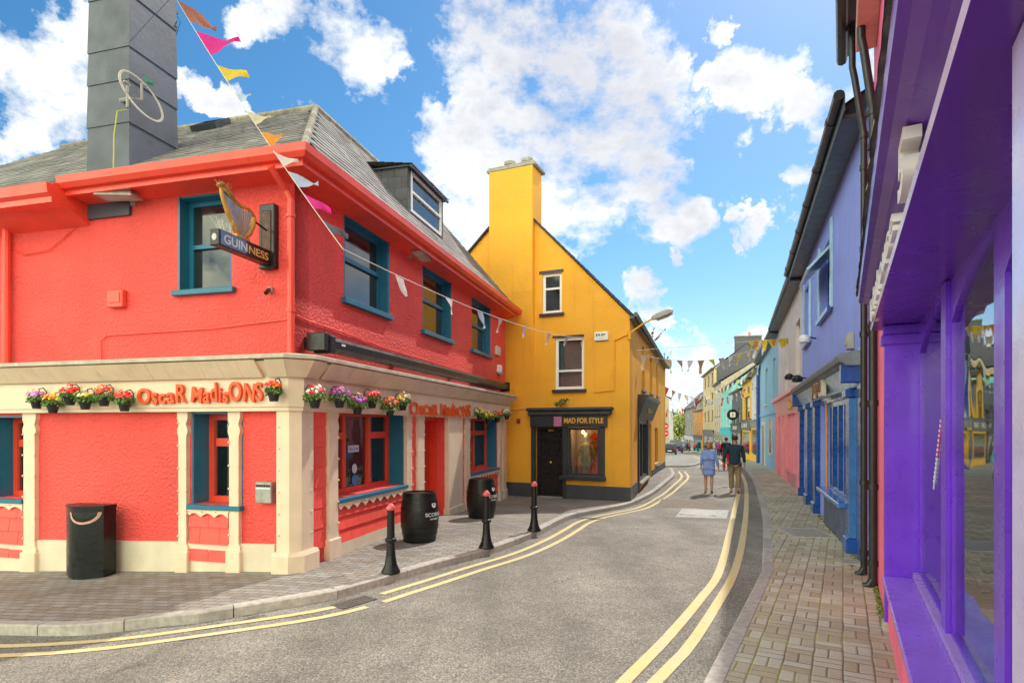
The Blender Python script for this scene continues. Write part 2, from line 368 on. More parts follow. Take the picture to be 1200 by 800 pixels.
    def _one(s,name,m,parent=None,F=None,smooth=False,M0=None,recalc=True):
        me=bpy.data.meshes.new(name); me.from_pydata(s.v,[],s.f)
        ms=m if isinstance(m,(list,tuple)) else [m]
        for x in ms: me.materials.append(x)
        if len(ms)>1: me.polygons.foreach_set('material_index',s.mi)
        if recalc:
            bm=bmesh.new(); bm.from_mesh(me); bmesh.ops.recalc_face_normals(bm,faces=bm.faces[:]); bm.to_mesh(me); bm.free()
        if smooth: me.polygons.foreach_set('use_smooth',[True]*len(me.polygons))
        me.update(); return raw(name,me,parent,F,M0)
def clusters(s,gap=.012):
    n=len(s.v); par=list(range(n))
    def fd(i):
        while par[i]!=i: par[i]=par[par[i]]; i=par[i]
        return i
    for f in s.f:
        r=fd(f[0])
        for i in f[1:]: par[fd(i)]=r
    isl={}
    for i in range(n): isl.setdefault(fd(i),[]).append(i)
    bb=[]
    for k,ids in isl.items():
        P=[s.v[i] for i in ids]; bb.append([[min(p[a] for p in P)-gap for a in range(3)],[max(p[a] for p in P)+gap for a in range(3)],[k]])
    ch=True
    while ch:
        ch=False; out=[]
        for b in bb:
            for o in out:
                if all(b[0][a]<=o[1][a] and o[0][a]<=b[1][a] for a in range(3)):
                    o[0]=[min(b[0][a],o[0][a]) for a in range(3)]; o[1]=[max(b[1][a],o[1][a]) for a in range(3)]; o[2]+=b[2]; ch=True; break
            else: out.append(b)
        bb=out
    root2={k:j for j,b in enumerate(bb) for k in b[2]}
    res=[MB() for _ in bb]; mp=[{} for _ in bb]
    for f,mi in zip(s.f,s.mi):
        j=root2[fd(f[0])]; d=mp[j]; m=res[j]; g_=[]
        for i in f:
            if i not in d: d[i]=len(m.v); m.v.append(s.v[i])
            g_.append(d[i])
        m.f.append(tuple(g_)); m.mi.append(mi)
    return res
SPLIT={'door_furniture','slate_cheek','pilaster','tile_cladding','console','plinth','scalloped_trim','shutter','end_bracket','wall_bracket','reveal','rear_wall','window_surround','conduit','rope','soffit','gutter','lintel','cable','corner_pilaster','bird_spikes_','rear_roof','beading','glass_shelf','shop_cornice','sill','door_edge','door_frame','verge','side_wall','band'}
def B(*a): return MB().box(*a)
def autosmooth(o,ang=40):
    me=o.data; me.polygons.foreach_set('use_smooth',[True]*len(me.polygons))
    try: me.set_sharp_from_angle(angle=R(ang))
    except Exception: pass
    return o
def text_mesh(txt,size,ext=.01,off=0,spacing=1.0,bev=0):
    cu=bpy.data.curves.new('t','FONT'); cu.body=txt; cu.size=size; cu.extrude=ext; cu.offset=off; cu.space_character=spacing; cu.bevel_depth=bev; cu.align_x='LEFT'
    o=bpy.data.objects.new('t',cu); COL.objects.link(o); dg=bpy.context.evaluated_depsgraph_get(); dg.update()
    me=bpy.data.meshes.new_from_object(o.evaluated_get(dg)); vs=[v.co.copy() for v in me.vertices]; fs=[tuple(p.vertices) for p in me.polygons]
    bpy.data.objects.remove(o); bpy.data.meshes.remove(me); return vs,fs
def text(mb,txt,u0,u1,z0,h,y,ext=.01,off=0,jit=0,seed=0,slope=0):
    """fit text between u0..u1, baseline z0, cap height about h, front facing -y"""
    rnd=random.Random(seed)
    vs,fs=text_mesh(txt,h/.7,ext,off)
    x0=min(v.x for v in vs); x1=max(v.x for v in vs); k=(u1-u0)/(x1-x0)
    if not jit:
        mb.add([(u0+(v.x-x0)*k,y-v.z,z0+v.y+slope*(v.x-x0)*k) for v in vs],fs); return mb
    cur=0; adv=[]
    for ch in txt:
        if ch==' ': adv.append((None,cur,.42)); cur+=.42; continue
        a,f=text_mesh(ch,1/.7,0,0); w=max(v.x for v in a)-min(v.x for v in a); adv.append((ch,cur,w)); cur+=w+.16
    tot=cur-.16
    for ch,c,w in adv:
        if not ch: continue
        a,f=text_mesh(ch,h/.7,ext,off); ax=min(v.x for v in a); aw=max(v.x for v in a)-ax
        kw=(u1-u0)/tot; sx=w*kw/aw*1.04; sz=1+rnd.uniform(-.1,.18)*jit; rot=rnd.uniform(-.12,.12)*jit; dz=rnd.uniform(-.06,.1)*h*jit
        uc=u0+(c+w/2)*kw
        out=[]
        for v in a:
            X=(v.x-ax-aw/2)*sx; Z=v.y*sz; X,Z=X*math.cos(rot)-Z*math.sin(rot),X*math.sin(rot)+Z*math.cos(rot)
            out.append((uc+X,y-v.z,z0+dz+Z+slope*(uc-u0)))
        mb.add(out,f)
    return mb
def catmull(P,step=.3):
    P=[Vector(p[:2]) for p in P]; out=[]
    Q=[P[0]*2-P[1]]+P+[P[-1]*2-P[-2]]
    for i in range(1,len(Q)-2):
        n=max(1,int((Q[i+1]-Q[i]).length/step))
        for k in range(n):
            t=k/n; a,b,c,d=Q[i-1],Q[i],Q[i+1],Q[i+2]
            out.append(.5*((2*b)+(c-a)*t+(2*a-5*b+4*c-d)*t*t+(3*b-a-3*c+d)*t**3))
    out.append(P[-1]); return out
def offset(P,d):
    out=[]
    for i,p in enumerate(P):
        t=(P[min(i+1,len(P)-1)]-P[max(i-1,0)]).normalized(); out.append(p+Vector((-t.y,t.x))*d)
    return out
def sheet(poly,off,step):
    """polygon draped on the ground"""
    vs=[];es=[]
    n=len(poly); vs=[Vector(p[:2]) for p in poly]; es=[(i,(i+1)%n) for i in range(n)]
    def inside(p):
        c=False
        for i in range(n):
            a=vs[i];b=vs[i-1]
            if (a[1]>p[1])!=(b[1]>p[1]) and p[0]<(b[0]-a[0])*(p[1]-a[1])/(b[1]-a[1])+a[0]: c=not c
        return c
    xs=[p[0] for p in vs]; ys=[p[1] for p in vs]; extra=[]
    y=min(ys)+step*.37
    while y<max(ys):
        x=min(xs)+step*.41
        while x<max(xs):
            if inside((x,y)): extra.append(Vector((x,y)))
            x+=step
        y+=step
    allv=vs+extra
    r=geometry.delaunay_2d_cdt(allv,es,[],0,1e-5); V=r[0]; m=MB()
    fs=[tuple(f) for f in r[2] if inside(sum((V[i] for i in f),Vector((0,0)))/3)]
    m.add([(v.x,v.y,g(v.x,v.y)+off) for v in V],fs); return m
def up_normals(o):
    bm=bmesh.new(); bm.from_mesh(o.data)
    for f in bm.faces:
        f.normal_update()
        if f.normal.z<0: f.normal_flip()
    bm.to_mesh(o.data); bm.free(); return o
# ================================================================ GROUND
ROAD=-.11
xs=[-500,-120,-50,-25]+[-16+.6*i for i in range(60)]+[22+2*i for i in range(20)]+[75,100,160,300,600]
ys=[-300,-80,-20]+[-6+.6*i for i in range(66)]+[35+2*i for i in range(62)]+[165,200,300,600,1200]
mb=MB(); nx=len(xs)
mb.add([(x,y,g(x,y)+ROAD) for y in ys for x in xs],[(j*nx+i,j*nx+i+1,(j+1)*nx+i+1,(j+1)*nx+i) for j in range(len(ys)-1) for i in range(nx-1)])
struct(mb.obj('road',ASPH,recalc=False))
KL=[(-16,9.6),(-12,8.3),(-8.5,7.15)]+[tuple(gp(*q)[:2]) for q in [(0,732),(96,732),(187,722),(233,718),(358,698),(396,691),(512,658),(574,642),(628,622),(652,610),(676,601),(730,591),(750,584),(770,573),(786,560)]]+[(7.25,26.6),(8.05,29.8),(8.6,32.0)]
KL=catmull(KL)
KLend=[tuple(v) for v in catmull([(8.6,32.0),(8.75,33.2),(8.2,33.9),(7.2,34.2)])][1:]
KLall=KL+[Vector(v) for v in KLend]
KR=catmull([(-4.6,-6.5),(-1.05,0),(1.49,4.67),(3.33,8.05),(3.75,8.95),(5.6,13.35),(7.36,17.95),(9.47,23.6),(12.3,31.6),(15.4,41),(19.8,56),(25.3,78),(31,104),(36,126)])
PR=[Vector(p) for p in [(5.12,8.6),(8.7,17.9),(12.26,27.5),(17.04,41),(19.26,48),(21.6,56),(24.3,66),(27.3,78),(29.8,88),(33.3,104)]]
def kerb(path,inward,name,w=.14,seg=.9):
    """stones; inward=+1 when pavement is on the left of the path"""
    m=MB(); acc=0; cur=[path[0]]; 
    def flush(c):
        if len(c)<2: return
        d0=(c[1]-c[0]).normalized(); c=[c[0]+d0*.006]+c[1:-1]+[c[-1]-(c[-1]-c[-2]).normalized()*.006]
        a=offset(c,0); b=offset(c,inward*w); n=len(c); vs=[]
        for p,q in zip(a,b):
            zt=g(p.x,p.y)+.006; q2=p.lerp(q,.12)
            vs+=[(p.x,p.y,zt-.2),(p.x,p.y,zt-.015),(q2.x,q2.y,zt),(q.x,q.y,zt),(q.x,q.y,zt-.2)]
        fs=[(i*5+k,i*5+k+1,(i+1)*5+k+1,(i+1)*5+k) for i in range(n-1) for k in range(4)]
        fs+=[(0,1,2,3,4),tuple((n-1)*5+k for k in range(5))]
        m.add(vs,fs)
    for a,b in zip(path,path[1:]):
        L_=(b-a).length; cur.append(b); acc+=L_
        if acc>=seg: flush(cur); cur=[b]; acc=0
    flush(cur); o=m.obj(name,M['kerb']); return struct(o)
kerb(KLall,1,'left_kerb'); kerb(KR,-1,'right_kerb')
inner=offset(KLall,.07)
pl=[tuple(p) for p in inner]+[(5,37),(-2,30),(-8,22),(-16,16)]
struct(up_normals(sheet(pl,0,.7).obj('left_pavement',PAVL)))
inr=offset(KR,-.07)
pr=[tuple(p) for p in inr]+[(40,126)]+[(p.x+1.2,p.y) for p in reversed(PR)]+[(1.9,1.2),(-1.9,-6.5)]
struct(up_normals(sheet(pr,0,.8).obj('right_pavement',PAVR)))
# far left pavement island beyond the lane
k2=catmull([(7.9,37.2),(9.6,36.4),(11.0,37.0),(13.0,41.5),(15.5,49),(19,62)],.5)
kerb(k2,1,'far_left_kerb')
struct(up_normals(sheet([tuple(p) for p in offset(k2,.07)]+[(15,62),(6,42)],0,1).obj('far_left_pavement',PAVL)))
# double yellow lines
def strip(path,w,off,skip=None):
    m=MB(); a=offset(path,w/2); b=offset(path,-w/2)
    for i in range(len(path)-1):
        if skip and skip(path[i]): continue
        m.quad(*[(p.x,p.y,g(p.x,p.y)+off) for p in (a[i],a[i+1],b[i+1],b[i])])
    return m
drainc=gp(414,706,ROAD)
sk=lambda p:(p-drainc.xy).length<.34
KLs=catmull(KL[::4],.2)
for i,d in enumerate((-.30,-.57)):
    struct(up_normals(strip(offset(KLs,d),.10,ROAD+.006,sk).obj('yellow_line',YP)))
R1=[(730,800),(781,748),(820,702.5),(842.7,670),(854.1,627.7),(860.6,598.5),(865.5,575.7)]; R2=[(767,800),(807,757.7),(839.5,709),(860.6,670),(870.4,631),(874.3,598.5),(874.6,575.7)]
for i,pp in enumerate((R1,R2)):
    pts=[gp(*q,ROAD).xy for q in pp]; d=(pts[0]-pts[1]).normalized()
    far=[(9.3,23.9),(12.0,31.6),(15.0,41),(19.0,56),(24.5,78),(30,104)] if i==1 else [(8.98,23.9),(11.6,31.6),(14.6,41),(18.6,56),(24.1,78),(29.6,104)]
    far=[Vector(f) for f in far if f[1]>pts[-1].y+2]
    struct(up_normals(strip(catmull([pts[0]+d*5]+pts+far,.25),.115,ROAD+.006).obj('yellow_line',YP)))
for d in (-.35,-.62):
    struct(up_normals(strip(offset(k2,d),.1,ROAD+.006).obj('yellow_line',YP)))
WP=mat('white_road_paint',(.42,.42,.41),.8,.25,12,.003,60,stain=.4)
def flat(pxs,off,t=0):
    return [gp(*q,off) for q in pxs]
# road chamber cover with white painted surround
c=flat([(798.9,596),(854,597.5),(851.5,607.6),(791.7,605.6)],ROAD)
m=MB(); m.quad(*[(p.x,p.y,g(p.x,p.y)+ROAD+.006) for p in c]); pm=up_normals(m.obj('painted_panel',WP)); struct(pm,'white painted rectangle on the road round the chamber cover')
ctr=sum(c,Vector())/4
def cover(name,label,c4,off,matf,bars,catg,slots=True):
    ctr=sum(c4,Vector())/4; u=(c4[1]-c4[0]); v=(c4[3]-c4[0]); lu=u.length; lv=v.length; rz=math.atan2(u.y,u.x)
    t=thing(name,label,catg,(ctr.x,ctr.y,g(ctr.x,ctr.y)+off),rz)
    w=.045; m=MB()
    m.bbox(-lu/2,lu/2,-lv/2,-lv/2+w,-.03,.014,.003); m.bbox(-lu/2,lu/2,lv/2-w,lv/2,-.03,.014,.003)
    m.bbox(-lu/2,-lu/2+w,-lv/2+w+.001,lv/2-w-.001,-.03,.0135,.003); m.bbox(lu/2-w,lu/2,-lv/2+w+.001,lv/2-w-.001,-.03,.0135,.003); m.obj('frame',matf,t)
    m=MB(); n=bars
    for i in range(n):
        x0=-lu/2+w+(lu-2*w)*(i+.12)/n; x1=-lu/2+w+(lu-2*w)*(i+.88)/n; m.bbox(x0,x1,-lv/2+w,lv/2-w,.0,.011,.002)
    for j in range(1,5): y=-lv/2+w+(lv-2*w)*j/5; m.box(-lu/2+w,lu/2-w,y-.008,y+.008,-.002,.0095)
    m.obj('grating',M['lampgrey'] if slots and bars>8 else (M['iron'] if slots else matf),t)
    B(-lu/2+w,lu/2-w,-lv/2+w,lv/2-w,.004 if slots else .003,.006 if slots else .008).obj('pit',M['black'] if slots else M['coverst'],t); return t
cover('road_cover','worn rectangular chamber cover inside white painted patch on the road',flat([(807,598),(846,599),(843.4,604.3),(804.4,603.4)],ROAD),ROAD+.004,M['coverst'],12,'manhole cover',False)
cover('pavement_grate','metal grate in pale frame set in the right pavement',flat([(917,618.5),(963.5,619.4),(971,629.6),(921.5,629)],0),.0,M['coverst'],14,'grate',True)
cover('pavement_cover','small flat cover in pavement before the pink shopfront',flat([(905,565.5),(927,566.5),(931,569.5),(907,568.8)],0),.0,M['coverst'],8,'manhole cover',False)
cover('road_drain','rusty iron drain grate between the yellow lines by left kerb',flat([(391.7,708.7),(431,697.5),(437.5,702.5),(398,715)],ROAD),ROAD,M['iron'],7,'drain')
cover('gully_grate','small rusty gully grate at foot of black downpipes',flat([(993,657),(1003,659),(1012,664),(1000,663)],0),0,M['iron'],4,'drain')
struct(up_normals(sheet([gp(*q,ROAD).xy for q in [(776,584),(842,588),(838,597),(800,594),(768,594)]],ROAD+.005,.6).obj('tarmac_patch',mat('brown_tarmac_patch',(.20,.165,.13),.85,.25,9,.004,70,stain=.5))))
mm_=MB(); rr_=random.Random(12)
for k in range(420):
    Yk=rr_.uniform(5.9,8.5) if k<260 else rr_.uniform(8.6,15); off_=abs(rr_.gauss(0,.025))-(.055 if Yk<8.55 else 0)
    Xk=(3.11+.553*(Yk-4.81)) if Yk<8.55 else 1.817+.384*Yk
    p=Vector((Xk-.06-off_,Yk,.0)); p.z=g(p.x,p.y)
    for j in range(3):
        a=rr_.uniform(0,6.28); h=rr_.uniform(.008,.035); w_=rr_.uniform(.006,.016); q=Vector((math.cos(a)*w_,math.sin(a)*w_,0)); t_=Vector((rr_.uniform(-.02,.02),rr_.uniform(-.02,.02),h)); mm_.add([p-q,p+q,p+t_+q*.3,p+t_-q*.3],[(0,1,2,3)])
o=mm_.obj('moss',mat('moss',(.16,.18,.04),.9,.4,20,island=.4),recalc=False); tag(o,'moss and tiny weeds along the foot of the pink and blue walls','moss'); o['kind']='stuff'
# ================================================================ facade pieces
def window(parent,u0,u1,z0,z1,y,fm,fw=.06,hb=(),vb=(),glass=None,sill=None,inter=None,F=None,bw=.045,fd=.07,name='window'):
    glass=glass or M['glassd']; m=MB()
    m.box(u0,u0+fw,y,y+fd,z0,z1).box(u1-fw,u1,y,y+fd,z0,z1).box(u0+fw,u1-fw,y+.001,y+fd,z0,z0+fw).box(u0+fw,u1-fw,y+.001,y+fd,z1-fw,z1)
    for h in hb: zz=z0+(z1-z0)*h; m.box(u0+fw,u1-fw,y-.012,y+fd,zz-bw/2,zz+bw/2)
    for v in vb: uu=u0+(u1-u0)*v; m.box(uu-bw/2,uu+bw/2,y+.004,y+fd,z0+fw,z1-fw)
    f=m.obj(name,fm,parent,F)
    B(u0+fw*.7,u1-fw*.7,y+fd*.55,y+fd*.55+.008,z0+fw*.7,z1-fw*.7).obj('pane',glass,f)
    if sill:
        sm,pr,th,ex=sill; MB().bbox(u0-ex,u1+ex,-pr,y+.02,z0-th,z0-.002,.006).obj('sill',sm,f)
    if inter:
        m=MB(); d=.6; m.box(u0-.3,u1+.3,y+d,y+d+.03,z0-.3,z1+.2); m.box(u0-.3,u0-.27,y+fd+.25,y+d,z0-.3,z1+.2); m.box(u1+.27,u1+.3,y+fd+.25,y+d,z0-.3,z1+.2); m.box(u0-.27,u1+.27,y+fd+.25,y+d-.002,z0-.3,z0-.27); m.box(u0-.27,u1+.27,y+fd+.25,y+d-.002,z1+.17,z1+.2)
        m.obj('interior',inter,f)
    return f
def slates(A,Bp,C,D,cw=.26,ch=.19,lip=.012,rnd=None,th=.012):
    """slates over quad: A,B eave; C above B, D above A"""
    rnd=rnd or random.Random(3); A,Bp,C,D=map(Vector,(A,Bp,C,D)); m=MB()
    nrm=(Bp-A).cross(D-A).normalized()
    if nrm.z<0: nrm=-nrm
    m.quad(A-nrm*.03,Bp-nrm*.03,C-nrm*.03,D-nrm*.03)
    ax=(Bp-A).normalized(); up=nrm.cross(ax)
    if up.z<0: up=-up
    hgt=(D-A).dot(up); rows=max(1,int(hgt/ch))
    for i in range(rows):
        t0=i/rows; t1=min(1.0,(i+1.25)/rows)
        l0=A.lerp(D,t0); r0=Bp.lerp(C,t0); l1=A.lerp(D,t1); r1=Bp.lerp(C,t1)
        s0=(l0-A).dot(ax); e0=(r0-A).dot(ax); base0=A+up*((l0-A).dot(up)); base1=A+up*((l1-A).dot(up))
        s=s0-(i%2)*cw/2
        while s<e0:
            a=max(s,s0); b=min(s+cw-.004,e0)
            if b-a>.02:
                j=rnd.uniform(0,.006); lo=lip+j; s1=(l1-A).dot(ax); e1=(r1-A).dot(ax)
                a1=max(a,s1); b1=min(b,e1)
                if b1>a1+.01:
                    dz=up*rnd.uniform(-.006,.006)
                    m.add([base0+ax*a+nrm*lo+dz,base0+ax*b+nrm*(lo+rnd.uniform(-.002,.003))+dz,base1+ax*b1+nrm*.002,base1+ax*a1+nrm*.002,base0+ax*a+dz-nrm*.01,base0+ax*b+dz-nrm*.01],[(0,1,2,3),(4,5,1,0)])
            s+=cw
    return m
def tiles(m,u0,u1,z0,z1,tw,th,y,proud=.02,rnd=None,stag=True):
    rnd=rnd or random.Random(5); n=max(1,round((z1-z0)/th)); th=(z1-z0)/n
    for i in range(n):
        s=u0-(tw*.45 if (i%2 and stag) else 0)
        while s<u1-.01:
            a=max(s,u0)+.003; b=min(s+tw,u1)-.003
            if b-a>.02:
                j=rnd.uniform(0,.006); za=z0+i*th+.001; zb=z0+(i+1)*th-.002
                m.add([(a,y-proud-j,za),(b,y-proud-j,za),(b,y-.006,zb),(a,y-.006,zb),(a,y+.01,za),(b,y+.01,za),(b,y+.01,zb),(a,y+.01,zb)],[(0,1,2,3),(4,0,3,7),(1,5,6,2),(4,5,1,0),(3,2,6,7)])
            s+=tw
    return m
def pilaster(m,u0,u1,z0,z1,y0=-.07,base=.3,studs=None):
    w=u1-u0; e=.022
    pr=[]; zs=[z0+base+.0,z0+base+.06,z0+base+.10,z1-.40,z1-.34,z1-.30,z1-.22,z1-.14,z1-.10,z1]
    ws=[0,0,e,e,0,0,e*1.3,0,0,0]
    L_=[(u0+a,z) for a,z in zip(ws,zs)]; R_=[(u1-a,z) for a,z in zip(ws,zs)]
    m.prism(L_+R_[::-1],y0,.02,'y'); m.bbox(u0-.02,u1+.02,y0-.035,.018,z0-.25,z0+base,.012)
    z=z0+base+.22
    while z<z1-.2:
        m.ball((u0+.02,y0-.004,z),.018,6); m.ball((u1-.02,y0-.004,z+.0),.018,6); z+=.33
def scallop(m,u0,u1,zt,h,y,th=.02):
    n=max(2,round((u1-u0)/.27)); w=(u1-u0)/n; pts=[(u0,zt),(u0,zt-h*.55)]
    for i in range(n):
        a=u0+i*w
        for k in range(1,9):
            t=k/8; pts.append((a+w*t,zt-h*.5-h*.5*(1-math.sin(math.pi*t))))
    pts.append((u1,zt)); m.prism(pts[::-1],y-th,y,'y'); 
    for i in range(n): m.ball((u0+(i+.0)*w+.02,y-th-.004,zt-h*.3),.014,6)
# ================================================================ RED PUB
FR=Fr((-3.02,8.3),(.267,1)); FL=Fr((-3.02,8.3),(1,-.267))
LR=10.87; LL=8.5
pub=thing('corner_pub','bright red two storey corner pub with cream shopfront and teal upper windows','building',F=FR)
ZC=2.34
hr=[(FR.u(393),FR.u(473),.88,2.30),(FR.u(494.5),FR.u(521)+.0,-.2,2.20),(FR.u(548.5),FR.u(582),.80,2.28)]
uw=[(FR.u(403),FR.u(454),4.06,5.42),(FR.u(495),FR.u(527.5),4.04,5.42),(FR.u(552.5),FR.u(573.5),4.04,5.42)]
MB().wall([(0,-.8),(LR,-.8),(LR,5.62),(0,5.62)],hr+uw,.34).obj('wall',M['red'],pub,FR)
hl=[(FL.u(225),FL.u(285),.88,2.22),(FL.u(-9),FL.u(31),.85,2.18)]
ul=[(FL.u(209.5),FL.u(272),4.0,5.38)]
MB().wall([(-LL,-1.2),(-.0,-1.2),(-.0,5.62),(-LL,5.62)],hl+ul,.34,-.001).obj('wall',M['red'],pub,FL)
MB().box(.35,LR,4.3,4.6,-.8,5.6).box(7.0,7.3,4.6,LL,-.8,5.6).box(.35,7.0,LL-.3,LL,-.8,5.6).box(LR-.25,LR-.003,.345,4.3,-.8,5.6).obj('rear_wall',M['redlow'],pub,FR)
# upper windows
for i,(a,b,z0,z1) in enumerate(uw):
    m=MB(); 
    d=.13; m.box(a+.002,a+.03,.0,d,z0,z1).box(b-.03,b-.002,-.012,d+.0,z0,z1).box(a+.03,b-.03,.0,d,z1-.03,z1-.001)
    m.box(b-.0,b+.0+.05,-.02,-.004,z0,z1)
    m.obj('reveal',M['blue'],pub,FR)
    w=window(pub,a+.03,b-.03,z0,z1-.03,d,M['blue'],.075,(.53,),(),None,(M['blue'],.09,.09,.12),None,FR,.07)
for a,b,z0,z1 in ul:
    m=MB(); d=.17; m.box(a+.002,a+.03,-.012,d,z0,z1).box(b-.03,b-.002,.0,d,z0,z1).box(a+.03,b-.03,.0,d,z1-.03,z1-.001); m.obj('reveal',M['blue'],pub,FL)
    window(pub,a+.03,b-.03,z0,z1-.03,d,M['blue'],.07,(.5,),(),None,(M['blue'],.08,.08,.1),None,FL,.06)
# lower pub windows
def lower(F,a,b,z0,z1,vs,wside):
    m=MB(); d=.30
    m.box(a+.002,a+.03,.0,d,z0,z1).box(b-.03,b-.002,.0,d,z0,z1).box(a+.03,b-.03,.0,d,z1-.03,z1-.001); m.obj('reveal',M['blue'],pub,F)
    m=MB(); fw=.085; A=a+.03; Bq=b-.03; zt=z1-.03
    m.box(A,A+fw,d,d+.08,z0,zt).box(Bq-fw,Bq,d,d+.08,z0,zt).box(A+fw,Bq-fw,d,d+.08,z0,z0+fw).box(A+fw,Bq-fw,d,d+.08,zt-fw,zt)
    cols=[A+fw]+[A+(Bq-A)*v for v in vs]+[Bq-fw]
    for v in vs: u=A+(Bq-A)*v; m.box(u-.055,u+.055,d-.01,d+.08,z0+fw,zt-fw)
    tr=zt-.42
    for k in range(len(cols)-1):
        if len(cols)==4 and k==1: continue
        m.box(cols[k]+.05,cols[k+1]-.05,d-.012,d+.07,tr-.06,tr+.06)
    f=m.obj('window',M['redframe'],pub,F)
    B(A+.05,Bq-.05,d+.04,d+.048,z0+.05,zt-.05).obj('pane',GL,f)
    m=MB().bbox(a-.02,b+.02,-.10,d+.02,z0-.07,z0-.003,.008); m.obj('sill',M['blue'],f)
    m=MB(); m.box(a-.4,b+.4,1.3,1.33,z0-.4,zt+.3).box(a-.4,a-.37,.5,1.3,z0-.4,zt+.3).box(b+.37,b+.4,.5,1.3,z0-.4,zt+.3).box(a-.37,b+.37,.5,1.299,z0-.4,z0-.36).box(a-.37,b+.37,.5,1.299,zt+.26,zt+.3); m.obj('interior',M['inside'],f)
    # timber shutters / curtains seen inside
    m=MB(); 
    for k in range(len(cols)-1):
        u=cols[k+1]-.16; m.box(u-.07,u,.52,.56,z0,zt-.1)
    m.obj('inner_shutter',M['wood'],f)
    m=MB(); rr=random.Random(int(a*10)); uu=a+.1
    while uu<b-.1:
        h=rr.uniform(.08,.22); m.lathe([(.03,0),(.035,h*.5),(.012,h*.75),(.012,h)],(uu,.62,z0-.0),8); uu+=rr.uniform(.12,.3)
    m.obj('bottles',M['lens'],f)
    return f
f1=lower(FR,*hr[0],(.30,.66),1); f2=lower(FR,*hr[2],(.5,),1); f3=lower(FL,*hl[0],(),0); f4=lower(FL,*hl[1],(),0)
# stickers in window
STK=mat('sticker_white',(.6,.65,.75),.4,.1,20); STB=mat('sticker_blue',(.05,.25,.55),.4,.1,20)
a,b,_,_=hr[0]; um=a+.03+(b-a-.06)*.46
m=MB(); m.box(um-.20,um+.17,.325,.328,1.56,1.68); m.obj('window_sticker',STK,f1)
m=MB(); text(m,'WELCOME',um-.17,um+.14,1.59,.05,.322,.001); m.obj('sticker_text',STB,f1)
MB().lathe([(.0,0),(.085,0),(.085,.003),(0,.003)],(0,0,0),20).obj('round_sticker',STK,f1,M0=FR.M@Matrix.Translation((um+.02,.327,1.27))@Matrix.Rotation(R(90),4,'X'))
MB().lathe([(.0,0),(.095,0),(.095,.003),(0,.003)],(0,0,0),20).obj('round_sticker',STB,f1,M0=FR.M@Matrix.Translation((um+.02,.327,1.07))@Matrix.Rotation(R(90),4,'X'))
a,b,_,_=hl[0]; m=MB(); m.box(b-.33,b-.10,.325,.328,1.62,1.73); m.obj('window_sticker',STK,f3); 
# door
a,b,z0,z1=hr[1]; m=MB(); dy=.36
m.box(a+.06,b-.06,dy,dy+.05,-.06,z1-.06)
for zz in ((.12,.85),(.98,2.0)):
    for q in (0,1):
        u0=a+.16+q*(b-a-.2)/2; u1=u0+(b-a-.2)/2-.12; m.bbox(u0,u1,dy-.018,dy+.01,zz[0],zz[1],.015)
dr=m.obj('door',M['door'],pub,FR); MB().ball((a+.14,dy-.05,1.0),.03,8).obj('door_knob',M['gold'],dr)
m=MB(); m.box(a+.003,a+.06,.2,dy+.06,-.1,z1).box(b-.06,b-.003,.2,dy+.06,-.1,z1).box(a+.06,b-.06,.2,dy+.06,z1-.06,z1-.002); m.obj('door_frame',M['redframe'],pub,FR)
B(a-.1,b+.1,dy+.06,dy+.08,-.3,z1+.1).obj('hall_panel',M['inside'],pub,FR)
B(a+.0,b-.0,-.05,dy+.05,-.3,-.055).obj('door_step',M['concrete'],pub,FR)
# cream door surround (wide reveal pilaster)
MB().bbox(FR.u(521),FR.u(538),-.10,.02,-.4,ZC-.02,.01).bbox(FR.u(521)-.03,FR.u(538)+.03,-.14,.018,-.4,.12,.01).obj('pilaster',M['cream'],pub,FR)
# pilasters
for u0,u1,F in ((FR.u(380.5),FR.u(393)-.01,FR),(FR.u(472)+.02,FR.u(479.5),FR),(FR.u(486),FR.u(494.5)-.01,FR),(FR.u(542.5),FR.u(548.5)-.01,FR),(FR.u(582)+.05,FR.u(585.5),FR),(FR.u(587.3),FR.u(591),FR),
             (FL.u(31)+.01,FL.u(47),FL),(FL.u(212),FL.u(224),FL),(FL.u(271),FL.u(285),FL)):
    c=F.w((u0+u1)/2,0); m=MB(); pilaster(m,u0,u1,g(c.x,c.y),ZC-.02 if F is FR else 2.26); m.obj('pilaster',M['cream'],pub,F)
# corner pilaster block with chamfer
m=MB(); pth=[(-.0,.42),(0,.06),(.06,0),(.62,0)]
m.sweep([(0,.22),(0,.06),(.06,0),(.30,0)],[(0,-.4),(.10,-.4),(.10,ZC-.02),(0,ZC-.02)])
m.sweep([(0,.26),(0,.06),(.06,0),(.36,0)],[(0,-.4),(.16,-.4),(.16,.22),(.13,.27),(0,.27)])
for k in range(6): 
    z=.5+k*.3; m.ball((.26,-.102,z),.018,6); m.ball((-.102,.18,z),.018,6)

m.obj('corner_pilaster',M['cream'],pub,FR)
# plinths
mm=MB(); mm.box(FR.u(393),FR.u(472),-.05,.01,-.5,.18).box(FR.u(548),FR.u(582),-.05,.01,-.6,.02)
mm.obj('plinth',M['creamplaster'],pub,FR)
MB().prism([(-LL,-1),(-.3,-1),(-.3,.36),(-1.0,.34),(-1.9,.32),(-4.9,.20),(-LL,.05)],-.035,.01,'y').obj('plinth',M['creamplaster'],pub,FL)
